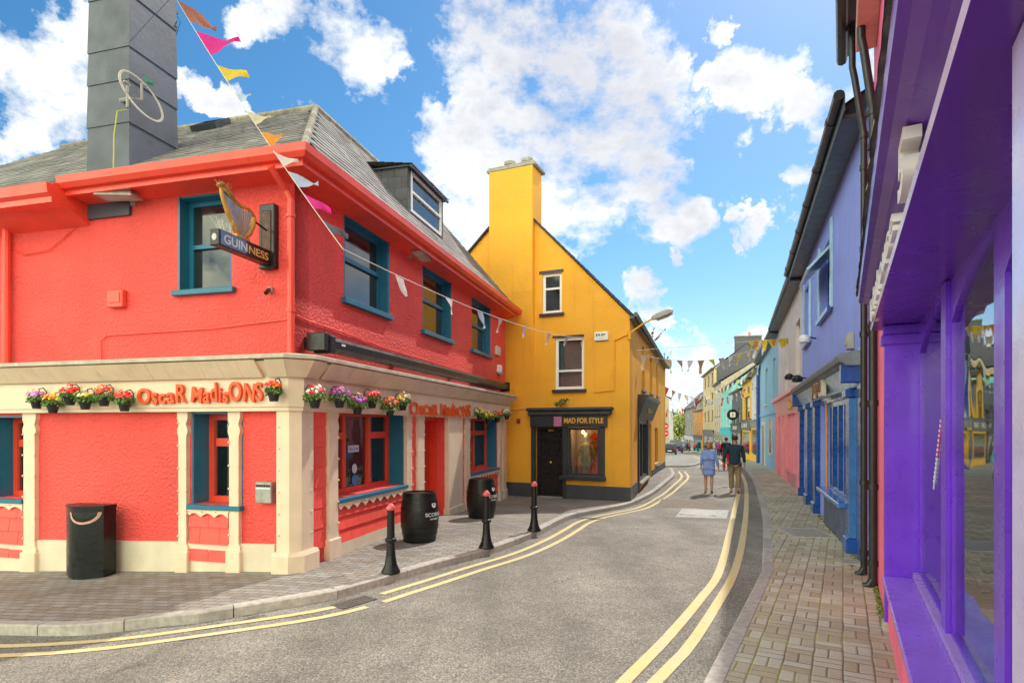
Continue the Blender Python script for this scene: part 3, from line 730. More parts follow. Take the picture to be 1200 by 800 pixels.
# tile cladding
m=MB(); rr=random.Random(2)
tiles(m,FR.u(393),FR.u(472)+.02,.18,.80,.42,.21,-.01,.035,rr); tiles(m,FR.u(548.5),FR.u(582),.02,.74,.42,.24,-.01,.035,rr)
for a,b in ((.32,FR.u(380.5)),(FR.u(479.5),FR.u(486)),(FR.u(538)+.05,FR.u(542.5)),(FR.u(585.5),FR.u(587.3))): tiles(m,a,b,.2 if a<4 else 0,ZC-.03,1.2,.29,-.01,.014,rr,False)
m.obj('tile_cladding',M['redtile'],pub,FR)
m=MB(); tiles(m,FL.u(224)+.0,FL.u(271),.06,.80,.34,.24,-.02,.03,rr); tiles(m,-6.6,FL.u(31),-.1,.76,.34,.24,-.02,.03,rr); m.obj('tile_cladding',M['redtile'],pub,FL)
m=MB(); scallop(m,FR.u(393),FR.u(472)+.02,.825,.14,-.06); scallop(m,FR.u(548.5),FR.u(582),.745,.14,-.06); m.obj('scalloped_trim',M['cream'],pub,FR)
m=MB(); scallop(m,FL.u(224),FL.u(271),.81,.11,-.05); scallop(m,-6.6,FL.u(31),.78,.11,-.05); m.obj('scalloped_trim',M['cream'],pub,FL)
# fascia + cornice sweep
pth=[(0,LL-.5),(0,.06),(.06,0),(LR,0)]
MB().sweep(pth,[(0,2.22),(.13,2.22),(.13,2.27),(.15,2.28),(.15,2.72),(0,2.72)]).obj('shop_fascia',mat('cream_fascia',(.76,.61,.45),.5,.08,1.2,.002,8,stain=.15,streak=.15),pub,FR)
m=MB()
# shingled cornice boards
def cornice_boards(m):
    rr=random.Random(4)
    segs=[((0,LL-.5),(0,.06)),((0,.06),(.06,0)),((.06,0),(LR,0))]
    offs=lambda P,n,o:(P[0]+n[0]*o,P[1]+n[1]*o)
    for (p,q) in segs:
        d=Vector(q)-Vector(p); L_=d.length; d/=L_; n=Vector((d.y,-d.x)); cnt=max(1,round(L_/.3))
        ext0=.15 if p==(0,.06) else 0
        for i in range(cnt):
            j=rr.uniform(0,.006)
            a=Vector(p)+d*(L_*i/cnt+.002); b=Vector(p)+d*(L_*(i+1)/cnt-.002)
            vs=[]
            for P in (a,b):
                k0=0;k1=0
                # mitre extension at chamfer ends
                t=(P-Vector(p)).length/L_
                def at(o,z): 
                    s=0
                    if p!=(0,LL-.5) and t<.5 and i==0: s=-o*.414
                    if q!=(LR,0) and t>.5 and i==cnt-1: s=o*.414
                    w=P+d*s+n*o; return (w.x,w.y,z)
                vs+=[at(.20+j,2.68),at(.38+j,2.90),at(.35+j,2.91),at(.16,2.69)]
            m.add(vs,[(0,4,5,1),(1,5,6,2),(2,6,7,3),(3,7,4,0),(0,1,2,3),(4,7,6,5)])
cornice_boards(m); m.sweep(pth,[(0,2.70),(.15,2.70),(.34,2.89),(0,2.885)]); m.obj('cornice_boards',M['cream'],pub,FR)
MB().sweep(pth,[(0,2.88),(.36,2.915),(.41,2.92),(.41,2.965),(.40,2.975),(0,3.03)]).obj('cornice_cap',mat('flaking_cap',(.52,.47,.38),.8,.2,6,.004,30,stain=.7,streak=.5),pub,FR)
# eaves
ep=[(0,FL.u(105)*-1-.0),(0,0),(LR+.12,0)]
prof=[(0,5.40),(.34,5.47),(.34,5.42),(.40,5.42),(.40,5.50),(.47,5.50),(.52,5.56),(.53,5.66),(.49,5.66),(.48,5.58),(.36,5.62),(0,5.66)]
MB().sweep(ep,prof).obj('eaves_gutter',M['redgloss'],pub,FR)
ep2=[(0,LL),(0,3.62)]
MB().sweep(ep2,[(0,5.10),(.45,5.30),(.45,5.24),(.60,5.26),(.60,5.34),(.66,5.38),(.68,5.52),(.64,5.52),(.6,5.52),(.47,5.60),(0,5.66)]).obj('eaves_gutter',M['redgloss'],pub,FR)
# roof
e=.46; ZE=5.60; AX,AY,ZR=3.42,1.9,8.44; Y2=LL
m=slates((-e,-e,ZE),(LR+.1,-e,ZE),(LR-.8,AY,ZR),(AX,AY,ZR))
roof=m.obj('roof',M['slate'],pub,FR,recalc=False)
m=slates((-e,Y2,ZE),(-e,-e,ZE),(AX,AY,ZR),(AX,Y2,ZR)); m.obj('roof',M['slate'],pub,FR,recalc=False)
MB().quad((AX,AY,ZR),(LR-.8,AY,ZR),(LR,4.7,ZE),(AX,4.7,ZE)).quad((AX,AY,ZR),(AX,Y2,ZR),(7.4,Y2,ZE),(7.4,AY,ZE)).obj('rear_roof',M['slatedark'],pub,FR)
m=MB(); 
def capline(m,a,b,n,r=.075):
    a=Vector(a);b=Vector(b)
    for i in range(n):
        p=a.lerp(b,i/n); q=a.lerp(b,(i+1.06)/n); m.tube([p,q],[r,r*.93],8)
capline(m,(-e,-e,ZE+.02),(AX,AY,ZR+.02),14,.06); capline(m,(AX,AY,ZR+.01),(LR-.9,AY,ZR+.01),20); capline(m,(AX,AY,ZR+.01),(AX,Y2,ZR+.01),18)
m.obj('ridge_tiles',mat('ridge_tile',(.30,.27,.21),.85,.3,8,.008,30,stain=.5,island=.2),roof,FR)
# skylights on left slope
def onleft(y,t): return Vector((-e+(AX+e)*t,y,ZE+(ZR-ZE)*t))
sl=Vector((AX+e,0,ZR-ZE)).normalized(); sn=Vector((-sl.z,0,sl.x))
for (yy,tt,w,h) in ((4.75,.52,.9,.85),(3.9,.80,.6,.5)):
    o=onleft(yy,tt); Ms=FR.M@Matrix(((0,sl.x,sn.x,o.x),(-1,0,0,o.y),(0,sl.z,sn.z,o.z),(0,0,0,1)))
    m=MB().box(-w/2,-w/2+.07,0,h,0,.12).box(w/2-.07,w/2,0,h,0,.12).box(-w/2+.07,w/2-.07,0,.07,0,.12).box(-w/2+.07,w/2-.07,h-.07,h,0,.12)
    s=m.obj('skylight',M['darkpaint'],roof,M0=Ms); B(-w/2+.06,w/2-.06,.06,h-.06,.08,.09).obj('pane',M['glassd'],s)
# chimney
m=MB(); zs=[5.2,6.6,7.25,7.75,8.55,9.3,10.0]
y0,y1=2.85,3.62; x0,x1=-.02,.86
for i in range(len(zs)-1):
    o=.004*(len(zs)-i)-.01
    m.add([(x0-o-.012,y0-o-.012,zs[i]-.01),(x1+o+.012,y0-o-.012,zs[i]-.01),(x1+o+.012,y1+o+.012,zs[i]-.01),(x0-o-.012,y1+o+.012,zs[i]-.01),
           (x0-o+.004,y0-o+.004,zs[i+1]-.003),(x1+o-.004,y0-o+.004,zs[i+1]-.003),(x1+o-.004,y1+o-.004,zs[i+1]-.003),(x0-o+.004,y1+o-.004,zs[i+1]-.003)],[(0,3,2,1),(4,5,6,7),(0,1,5,4),(1,2,6,5),(2,3,7,6),(3,0,4,7)])
ch=m.obj('chimney',M['lead'],roof,FR)
MB().box(x0-.08,x1+.08,y0-.08,y1+.08,10.0,10.12).obj('chimney_cap',M['concrete'],ch)
# dormer
dx0,dx1=FR.u(478,-.3),FR.u(519,-.3); dy0=.3; rs=(ZR-ZE)/(AY+e); rz_=lambda y:ZE+(y+e)*rs
zt=7.50; zb=rz_(dy0)
m=MB(); yb=(zt-ZE)/rs-e
m.prism([(dy0,zb-.05),(dy0,zt),(yb,zt)],dx0,dx0+.06,'x').prism([(dy0,zb-.05),(dy0,zt),(yb,zt)],dx1-.06,dx1,'x')
m.box(dx0+.16,dx1-.16,dy0+.01,dy0+.07,zb-.03,zb+.058); m.box(dx0+.06,dx0+.16,dy0,dy0+.08,zb-.03,zt).box(dx1-.16,dx1-.06,dy0,dy0+.08,zb-.03,zt)
dm=m.obj('dormer',M['slatedark'],pub,FR)
m=MB(); rr=random.Random(9)
k=0; z=zb-.2
while z<zt:
    ya=max(dy0,(z-ZE)/rs-e if z>zb else dy0); s=dy0
    yend=lambda zz:max(dy0,min(yb,(zz-ZE)/rs-e))
    y=dy0-(.15 if k%2 else 0)
    while y<yend(z+.22):
        a=max(dy0,y)+.003; b=min(y+.3,yend(z+.24))-.003
        if b>a+.03:
            for sgn,xx in ((-1,dx0),(1,dx1)):
                m.box(xx,xx+sgn*(.012+rr.uniform(0,.004)),a,b,z+.003,min(z+.24,zt-.01))
        y+=.3
    z+=.24; k+=1
m.obj('slate_cheek',M['slatedark'],dm)
window(dm,dx0+.14,dx1-.14,zb+.06,zt-.06,dy0-.02,M['white'],.06,(.5,),(),None,None,None,FR,.05)
slates((dx0-.07,dy0-.13,zt+.0),(dx1+.07,dy0-.13,zt),(dx1+.07,yb+.12,zt+.15),(dx0-.07,yb+.12,zt+.15)).obj('dormer_roof',M['slate'],dm,recalc=False)
MB().box(dx0-.07,dx1+.07,dy0-.12,dy0-.09,zt-.07,zt-.02).box(dx0-.06,dx1+.06,dy0-.09,yb+.08,zt-.04,zt-.012).obj('dormer_fascia',M['darkpaint'],dm)
# downpipe on left face near corner
u=FL.u(340,.1); m=MB(); m.tube([(u,-.08,3.0),(u,-.08,5.12),(u-.05,-.12,5.25),(FL.u(318,.4),-.42,5.46)],.05,10)
for z in (3.6,4.9): m.tube([(u,-.08,z-.02),(u,-.08,z+.02)],.065,10)
m.obj('downpipe',M['redgloss'],pub,FL)
u=FL.u(6,.1); m=MB().tube([(u,-.08,2.98),(u,-.08,5.25)],.06,10); m.obj('downpipe',M['redgloss'],pub,FL)
# pipes & cables on the walls
m=MB(); m.tube([(FR.u(346),-.02,3.55),(FR.u(360),-.02,3.52),(FR.u(400),-.02,3.50),(FR.u(450),-.02,3.43),(FR.u(520),-.02,3.40),(FR.u(588),-.02,3.35)],.012,5)
m.obj('cable',M['redgloss'],pub,FR)
m=MB(); m.tube([(FL.u(120),-.02,3.0),(FL.u(119),-.02,3.32),(FL.u(127),-.02,3.40),(FL.u(250),-.02,3.42),(FL.u(343),-.02,3.50)],.010,5)
zz=5.2; m.tube([(FL.u(8),-.02,4.95),(FL.u(30),-.03,4.75),(FL.u(60),-.03,4.78),(FL.u(90),-.02,5.1)],.008,5)
m.obj('cable',M['redgloss'],pub,FL)
# ---- things fixed on the pub
def awning():
    t=thing('awning_box','long black retracted awning cassette above the cream cornice','awning',F=FR)
    m=MB(); a=.12; b=FR.u(590,.2); m.prism([(-.32,3.10),(-.36,3.14),(-.36,3.24),(-.30,3.30),(-.14,3.30),(-.12,3.10)],a+.28,b,'x'); m.obj('cassette',M['blackgloss'],t,FR)
    m=MB(); m.bbox(a,a+.10,-.40,-.10,3.07,3.32,.01); m.bbox(a+.12,a+.26,-.42,-.12,3.05,3.30,.02); m.obj('end_bracket',M['black'],t,FR)
    for u in (b-.05,):
        MB().bbox(u,u+.1,-.39,-.1,3.05,3.33,.01).obj('end_bracket',M['black'],t,FR)
    m=MB(); m.box(a+.50,a+.60,-.366,-.362,3.19,3.22); m.obj('maker_badge',M['whitep'],t,FR)
    m=MB(); 
    for u in (a+.1,3,6,9): m.box(u,u+.06,-.15,.0,3.12,3.28)
    m.obj('wall_bracket',M['black'],t,FR)
awning()
LT=M['lettering']
def lettering(F,u0,u1,zc,h,label,slope,sd):
    t=thing('sign_lettering',label,'lettering',group='pub name lettering on the cream fascia',F=F)
    e,o_,y=(.010,h*.02,-.175) if F is FR else (.02,h*.03,-.185); um=u0+(u1-u0)*.40; ub=um+(u1-u0)*.045
    for txt,a,b,k in (('OscaR',u0,um,0),('MadisONS',ub,u1,1)):
        m=MB(); text(m,txt,a,b,zc-h*.42+slope*(a-u0),h,y,e,o_,1,sd+k,slope); m.obj('word',LT,t,F)
lettering(FL,FL.u(163,.17),FL.u(309,.17),FL.z(236,464,.17),.225,'orange red raised pub name on fascia of the side facing the bin',.005,3)
lettering(FR,FR.u(481,.17),FR.u(551,.17),FR.z(516,481,.17),.26,'orange red raised pub name on fascia above the red door',-.0,8)
# bin
def litter_bin():
    p=gp(75,681); q=gp(137,671)
    d=Vector((FL.ud[0],FL.ud[1],0)); c=FL.w(FL.u(106,.32),-.36); z=g(c.x,c.y)
    t=thing('litter_bin','black curved litter bin against the red wall with a pale smile decal','litter bin',(c.x,c.y,z),math.atan2(d.y,d.x)+R(2))
    w=.335;pts=[(-w,.16)]+[(-w+2*w*k/12,-.05-.15*math.sin(math.pi*k/12)) for k in range(13)]+[(w,.16)]
    MB().prism(pts,.03,1.02,'z').obj('body',M['blackgloss'],t)
    zz=MB(); zz.prism([(a*1.03,b*1.03-.005) for a,b in pts],1.022,1.06,'z'); zz.ball((0,.0,1.03),.33,14,(1.0,.42,.12)); zz.obj('lid',M['blackgloss'],t)
    MB().prism([(a*.95,b*.9) for a,b in pts],0,.03,'z').obj('base',M['black'],t)
    DEC=mat('worn_decal',(.55,.30,.22),.5,.3,20)
    m=MB(); pr=[]
    for k in range(17):
        a=R(180+180*k/16); 
        for r in (.215,.175):
            x=.105+r*math.cos(a); zz=.97+r*.8*math.sin(a); y=-.05-.15*math.sin(math.pi*(x+w)/(2*w))-.006; pr.append((x,y,zz))
    m.add(pr,[(2*i,2*i+1,2*i+3,2*i+2) for i in range(16)]); m.obj('smile_decal',DEC,t)
    m=MB(); pr=[]
    for k in range(13):
        x=-.08+.37*k/12; y=-.05-.15*math.sin(math.pi*(x+w)/(2*w))-.004; pr+=[(x,y,.97),(x,y,.97-.09*math.sin(math.pi*k/12)-.001)]
    m.add(pr,[(2*i,2*i+1,2*i+3,2*i+2) for i in range(12)]); m.obj('slot',M['black'],t)
litter_bin()
# cigarette bin
c=FL.hit(316,575); t=thing('ashtray_box','steel cigarette bin with slotted top on red wall by the corner','ashtray',tuple(FL.w(c[0],0,c[1]-.16)),math.atan2(FL.ud[1],FL.ud[0]))
m=MB().bbox(-.14,.12,-.13,0,0,.30,.01); m.obj('body',M['steel'],t)
m=MB(); 
for i in range(9): m.box(-.12+i*.026,-.105+i*.026,-.137,-.131,.23,.26)
m.obj('slots',M['black'],t); MB().box(-.13,.11,-.134,-.131,.20,.215).obj('label_strip',M['whitep'],t)
# bollards
def bollard():
    t=thing('bollard','x','bollard')
    MB().lathe([(.125,0),(.13,.03),(.11,.06),(.085,.12),(.066,.24),(.058,.36),(.055,.42),(.075,.43),(.08,.45),(.075,.475),(.056,.485),(.052,.60),(.05,.86)],(0,0,0),20).obj('post',M['blackgloss'],t,smooth=True)
    MB().lathe([(.05,.86),(.06,.865),(.066,.885),(.06,.91),(.04,.93),(.03,.945),(.012,.955)],(0,0,0),18).obj('cap',mat('faded_red_cap',(.62,.10,.11),.4,.3,20),t,smooth=True)
    for o in t.children: autosmooth(o,50)
    return t
def copytree(o,parent=None):
    c=o.copy(); COL.objects.link(c); W[c]=W[o]
    if parent: c.parent=parent
    for ch in o.children: copytree(ch,c)
    return c
b0=bollard()
for i,(q,l) in enumerate((((458,671),'nearest black bollard with faded red cap, in front of the big pub window'),((570,642),'middle black bollard with red cap, in front of the barrel past the red door'),((626,622),'farthest black bollard with red cap, before the black panelled door'))):
    o=b0 if i==0 else copytree(b0); p=gp(*q); o.location=p; o.rotation_euler.z=i*1.1; tag(o,l,'bollard','black bollards along the left kerb')
# barrels
def barrel():
    t=thing('barrel','x','barrel')
    n=12; prof=[(.20,0.0)]+[(.275+.06*math.sin(math.pi*k/n),.0+.86*k/n) for k in range(n+1)]+[(.245,.86),(.245,.83),(.0,.83)]
    bm=MB().lathe(prof,(0,0,0),28); o=bm.obj('staves',mat('black_barrel_staves',(.010,.011,.009),.42,.5,14,.003,60,coat=.05,spec=.35,stain=.2),t); autosmooth(o,35)
    for z in (.03,.15,.27,.58,.70,.82):
        r=lambda z:.275+.06*math.sin(math.pi*z/.86)
        m=MB().lathe([(r(z)+.001,z-.018),(r(z-.018)+.006,z-.018),(r(z+.018)+.006,z+.018),(r(z+.018)+.001,z+.018)],(0,0,0),28); autosmooth(m.obj('hoop',M['blackgloss'],t))
    # stencil on the street side (towards +x -y)
    m=MB(); vs,fs=text_mesh('SCORNS',.06/.7,.0,.001); x0=min(v.x for v in vs);x1=max(v.x for v in vs)
    def wrap(v,zc,r0):
        a=-R(20)+(v.x-(x0+x1)/2)/r0*1.15; z=zc+v.y; r=.275+.06*math.sin(math.pi*z/.86)+.004; return (r*math.cos(a),r*math.sin(a),z)
    m.add([wrap(v,.46,.33) for v in vs],fs)
    vs,fs=text_mesh('WHISKEY',.028/.7,.0,.001); x0=min(v.x for v in vs);x1=max(v.x for v in vs); m.add([wrap(v,.40,.33) for v in vs],fs)
    for k in range(10):
        a0=2*math.pi*k/10; a1=2*math.pi*(k+1)/10
        for r0 in (.022,.045):
            pass
    pr=[]
    for k in range(17):
        a=2*math.pi*k/16
        for rr_ in (.045,.018): pr.append(wrap(Vector(((x0+x1)/2+rr_*math.cos(a),rr_*1.15*math.sin(a),0)),.655,.33))
    m.add(pr,[(2*i,2*i+1,2*i+3,2*i+2) for i in range(16)])
    m.obj('stencil',M['whitep'],t); return t
b1=barrel(); p=FR.w(FR.u(489,.42),-.42); p1=gp(489,634)
for i,(q,l) in enumerate((((489.5,636),'nearer black barrel with white stencil, beside the pub window and red door'),((563.5,607.5),'farther black barrel with white stencil, below the small pub window past the door'))):
    o=b1 if i==0 else copytree(b1); p=gp(*q); p=p+Vector((0,.22,0)); p.z=g(p.x,p.y); o.location=p; o.rotation_euler.z=-R(12); tag(o,l,'barrel','black whiskey barrels outside the pub')
# hanging flower baskets
FC={'purple':(.42,.02,.50),'red':(.85,.008,.015),'orange':(.88,.17,.01),'yellow':(.88,.55,.02),'white':(.85,.80,.62),'pink':(.70,.10,.32),'lilac':(.55,.22,.60)}
FCM={k:mat('petals_'+k,v,.5,.15,40,island=.2) for k,v in FC.items()}
def basket(F,px,py,cols,label,n=.30,big=1.0,hook=True,seed=0):
    u,z=F.hit(px,py,n); w=F.w(u,-n,z-.06); rr=random.Random(seed+px)
    t=thing('flower_basket',label,'flower basket',tuple(w),math.atan2(F.ud[1],F.ud[0]),'flower pots hung along the pub fascia')
    MB().lathe([(.055,0),(.085,.12),(.092,.122),(.092,.14),(.08,.14),(.078,.12),(0,.12)],(0,0,0),14).obj('pot',M['black'],t)
    if hook:
        m=MB().tube([(.0,.145,.10),(.0,.145,.27),(0,.10,.32),(0,.03,.30),(0,.04,.26)],.008,5); m.tube([(0,.08,.13),(0,.14,.13)],.006,4); m.obj('hook',M['black'],t)
    m=MB()
    for k in range(170):
        a=rr.uniform(0,6.28); r=.17*big*math.sqrt(rr.random()); h=.13+.14*big*rr.random()*(1-(r/.2/big)**2)+rr.uniform(-.05,.02)
        c=Vector((r*math.cos(a),r*math.sin(a)*.75,h)); s=rr.uniform(.016,.034)
        d=Vector((rr.uniform(-1,1),rr.uniform(-1,1),rr.uniform(-.3,1))).normalized(); e1=d.orthogonal().normalized(); e2=d.cross(e1)
        if c.y>.13: c.y=.13
        m.add([c-e1*s,c+e2*s*.6,c+e1*s,c-e2*s*.6],[(0,1,2),(0,2,3)])
    m.obj('foliage',M['leaf'],t,recalc=False)
    m=MB(); 
    for k in range(int(38*big)):
        m.cm=rr.randrange(len(cols)); a=rr.uniform(0,6.28); r=.15*big*math.sqrt(rr.random()); h=.20+.13*big*rr.random()*(1-(r/.17/big)**2)
        c=Vector((r*math.cos(a),min(.1,r*math.sin(a)*.7-.03),h)); s=rr.uniform(.024,.040)
        d=(c-Vector((0,.05,.1))).normalized()+Vector((0,-.4,0)); d.normalize(); e1=d.orthogonal().normalized(); e2=d.cross(e1)
        vs=[c+d*.006]; 
        for j in range(10):
            q=2*math.pi*j/10; rad=s*(1 if j%2 else .6); vs.append(c+e1*rad*math.cos(q)+e2*rad*math.sin(q)-d*(.004 if j%2 else 0))
        m.add(vs,[(0,1+j,1+(j+1)%10) for j in range(10)])
    m.obj('flowers',[FCM[c] for c in cols],t,recalc=False)
BL=[(FL,43,474,['lilac','pink'],'lilac flowers in hanging pot, leftmost on the pub fascia',.9),(FL,62,479,['yellow','yellow','orange'],'yellow flowers in black hanging pot on left part of pub fascia',.95),
 (FL,82,470,['red'],'red flowers in high hanging pot between the yellow and white ones',1),(FL,100,475,['white','yellow'],'cream white flowers in black pot between two red and orange pots on side fascia',.95),
 (FL,122,471,['orange','orange','red'],'bright orange flowers in black pot on side fascia, left of the last red pot',1),(FL,146,477,['red','red'],'dark red flowers in black pot just left of the side pub name',.9),
 (FL,321,465,['orange','red'],'orange red flowers in pot just right of the side pub name',.75),(FR,369,473,['red','red','white'],'big red and white flowers in pot on the fascia just past the corner',1.1),
 (FR,398,473,['purple','pink'],'purple petunias in the pot over the big pub window',1.2),(FR,419,481,['purple','orange'],'mixed purple and orange flowers in low pot over the big pub window',1.15),
 (FR,436,474,['red'],'pure red flowers in pot over middle of the big pub window',1.2),(FR,457,483,['orange','orange'],'orange flowers in low pot over the big window, beside the white ones',1.2),
 (FR,472,477,['white','yellow'],'white and yellow flowers in pot just left of the front pub name',1.2),(FR,562,489,['yellow','white'],'mostly green pot with few flowers just right of the front pub name',1.1),
 (FR,572,493,['yellow'],'yellow flowers in pot over the small far pub window',1.2),(FR,583,492,['red'],'red flowers in pot near far end of the pub fascia',1.2),(FR,594,489,['white'],'white flowers in the last pot at far end of the pub fascia',1.3)]
for i,(F,px,py,c,l,bg) in enumerate(BL): basket(F,px,py,c,l,.30,bg,True,i)
# harp sign
def harp_sign():
    u,_=FL.hit(316,300,.03); t=thing('hanging_sign','black projecting pub sign with golden harp above the lettered arm','sign',tuple(FL.w(u,0,0)),math.atan2(FL.ud[1],FL.ud[0]))
    # local: x along wall, -y outwards ; arm sticks out along -y
    MB().bbox(-.13,.13,-.10,0,4.20,5.10,.015).obj('backboard',M['black'],t)
    MB().bbox(-.075,.075,-.108,-.098,4.3,5.0,.01).obj('board_panel',mat('rust_relief',(.10,.055,.035),.6,.4,14,.004,30),t)
    MB().bbox(-.07,.07,-1.08,-.10,4.24,4.44,.008).obj('arm',M['black'],t)
    MB().box(.0715,.0745,-1.05,-.60,4.255,4.425).obj('sign_face',mat('sign_blue',(.10,.22,.40),.35,.3,3),t)
    def onside(m,txt,y0,y1,z0,h,x,me):
        vs,fs=text_mesh(txt,h/.7,.002,.002); a=min(v.x for v in vs); b=max(v.x for v in vs)
        m.add([(x+v.z,y0+(v.x-a)/(b-a)*(y1-y0),z0+v.y) for v in vs],fs)
    m=MB(); onside(m,'GUIN',-1.0,-.58,4.285,.11,.077,0); m.obj('letters',mat('pale_letters',(.66,.70,.70),.4,.05,9),t)
    m=MB(); onside(m,'NESS',-.55,-.16,4.285,.10,.077,0); m.obj('letters',mat('gold_letters',(.72,.48,.14),.4,.05,9),t)
    m=MB(); m.ball((0,-1.082,4.34),.045,10,(.8,.1,1)); m.obj('harp_badge',mat('badge_silver',(.5,.5,.5),.4,.1,9),t)
    def HT(m):
        m.v=[(x*1.0,-.10+(y+.10)*.97,4.44+(z-4.58)*.84) for x,y,z in m.v]
    # harp: soundbox, neck, pillar, strings in the y-z plane
    m=MB()
    m.tube([(0,-.66,4.60),(0,-.74,4.70),(0,-.88,4.92),(0,-.97,5.12),(0,-1.0,5.24)],[.035,.034,.03,.028,.02],8)
    m.tube([(0,-.60,4.60),(0,-.48,4.72),(0,-.40,4.88),(0,-.36,5.02)],[.035,.042,.042,.03],8)
    m.tube([(0,-1.05,5.24),(0,-.98,5.30),(0,-.88,5.26),(0,-.76,5.14),(0,-.62,5.10),(0,-.48,5.12),(0,-.38,5.06),(0,-.34,5.0)],[.025,.035,.033,.03,.028,.028,.028,.02],8)
    m.box(-.05,.05,-.76,-.50,4.58,4.63); HT(m); autosmooth(m.obj('harp_frame',M['gold'],t),60)
    m=MB(); 
    m.prism([(-.64,4.62),(-.94,5.16),(-.78,5.10),(-.62,5.06),(-.42,5.06),(-.50,4.78)],-.012,.012,'x'); HT(m); m.obj('harp_panel',mat('harp_blue',(.22,.38,.60),.4,.2,9),t)
    m=MB()
    for k in range(9):
        s=k/8; m.tube([(.02,-.66+.10*s,4.66+.10*s),(.02,-.92+.46*s,5.12-.04*s)],.004,4)
    HT(m); m.obj('strings',M['gold'],t)
    MB().tube([(0,-.34,4.77),(0,-.05,4.72)],.014,6).obj('stay',M['black'],t)
    m=MB(); rr=random.Random(1)
    for k in range(26):
        y=-1.05+rr.random()*.3; m.tube([(rr.uniform(-.05,.05),y,4.44),(rr.uniform(-.12,.12),y+rr.uniform(-.06,.06),4.44+rr.uniform(.1,.2))],.0018,3)
    for k in range(8): m.tube([(0,-.9,4.97),(rr.uniform(-.1,.1),-.9+rr.uniform(-.1,.15),4.97+rr.uniform(.08,.15))],.0018,3)
    m.obj('bird_spikes',M['cablew'],t)
harp_sign()
def floodlight(F,px,py,L_,label,n=0,lean=-.1,spk=True):
    u,z=F.hit(px,py,0); t=thing('wall_light',label,'wall light',tuple(F.w(u,0,z)),math.atan2(F.ud[1],F.ud[0]),'weathered floodlights under the pub eaves')
    m=MB().tube([(.0,0,0),(0,-.12,.02)],.025,8); m.box(-.05,.05,-.03,0,-.06,.06); m.obj('bracket',M['lampgrey'],t)
    m=MB(); m.add([(-L_/2,-.16,-.02),(L_/2,-.12,-.05),(L_/2,-.34,-.05),(-L_/2,-.40,.0),(-L_/2*.9,-.18,.08),(L_/2*.8,-.15,.05),(L_/2*.8,-.30,.05),(-L_/2*.9,-.36,.10)],[(0,3,2,1),(4,5,6,7),(0,1,5,4),(1,2,6,5),(2,3,7,6),(3,0,4,7)])
    m.obj('housing',M['lampgrey'],t)
    m=MB(); m.add([(-L_/2*.85,-.19,-.024),(L_/2*.85,-.15,-.053),(L_/2*.85,-.31,-.053),(-L_/2*.85,-.36,-.006)],[(0,1,2,3)]); m.obj('lens',M['lens'],t)
    if spk:
        m=MB(); rr=random.Random(px)
        for k in range(22): x=rr.uniform(-L_/2,L_/2*.7); m.tube([(x,-.25,.06),(x+rr.uniform(-.06,.06),-.25+rr.uniform(-.08,.08),.22)],.0018,3)
        m.obj('bird_spikes',M['cablew'],t)
floodlight(FL,157,237,.62,'rusty grey floodlight with bird spikes on red wall below the chimney')
floodlight(FR,480,300,.62,'grey box floodlight between first and second front upper windows')
def wallbox(name,F,px,py,w,h,d,m_,label,cat,tapered=False):
    u,z=F.hit(px,py,0); t=thing(name,label,cat,tuple(F.w(u,0,z)),math.atan2(F.ud[1],F.ud[0]))
    MB().bbox(-w/2,w/2,-d,0,-h/2,h/2,.012).obj('housing',m_,t)
    MB().bbox(-w/2*.7,w/2*.7,-d-.012,-d+.004,-h/2*.5,h/2*.7,.004).obj('cover',m_,t)
    return t
wallbox('alarm_box',FL,140,351,.30,.26,.09,M['redgloss'],'red painted alarm box on red wall left of the teal window','alarm box')
t=wallbox('security_camera',FL,318,340,.08,.08,.06,M['lampgrey'],'small grey camera on cable below the harp sign','camera'); m=MB().tube([(0,-.05,0),(.04,-.17,-.08)],.03,8); m.obj('lens_tube',M['black'],t)
t=wallbox('alarm_sign',FR,582,411,.42,.26,.07,M['ccream'],'cream alarm box at the far end of the red wall','alarm box')
t=wallbox('corner_lamp',FR,583,432,.20,.22,.12,M['whitep'],'small pale lamp box above black awning at the far red wall end','wall lamp'); MB().lathe([(.05,-.2),(.1,-.15),(.1,-.11)],(0,-.08,0),10).obj('shade',M['lampgrey'],t)
# aerial ring on chimney
c=FR.w(0,0,0)
t=thing('aerial_loop','coiled white and green cable ring on bracket fixed to the dark chimney','cable coil',tuple(FR.w(-.14,2.95,7.0)),math.atan2(FR.ud[1],FR.ud[0]))
def ring(R_,tilt,r,off):
    pts=[]
    R_*=.78
    for k in range(33):
        a=2*math.pi*k/32; pts.append(Vector((R_*math.cos(a)*1.15+off+.1,-.25+R_*math.cos(a)*-.25,R_*math.sin(a)*.85+.12*math.cos(a)*-1.2)))
    return pts
m=MB(); 
for k in range(3): m.tube(ring(.34+.012*k,0,.01,.10),.008,6)
m.obj('coil',M['cablew'],t)
MB().tube([(.2,-.3,.28),(.22,-.35,.22),(.26,-.4,.2)],.03,6).obj('tie',mat('green_tape',(.02,.18,.12),.5),t)
m=MB().tube([(.06,.0,-.1),(.06,-.18,-.1),(.06,-.2,-.1)],.03,6); m.tube([(.02,-.18,-.25),(.02,-.18,.08)],.022,6); m.tube([(.2,-.25,-.05),(.2,-.25,.2)],.018,6); m.tube([(-.06,-.2,.1),(.08,-.16,.1)],.02,5); m.tube([(.02,-.18,-.1),(.2,-.25,-.05)],.015,5); m.obj('bracket',M['lampgrey'],t)
m=MB().tube([(.02,-.18,-.28),(-.08,-.1,-.34),(-.10,-.06,-.7),(-.08,-.03,-1.2),(-.1,-.0,-1.55)],.009,5); m.obj('cable',M['cabley'],t)
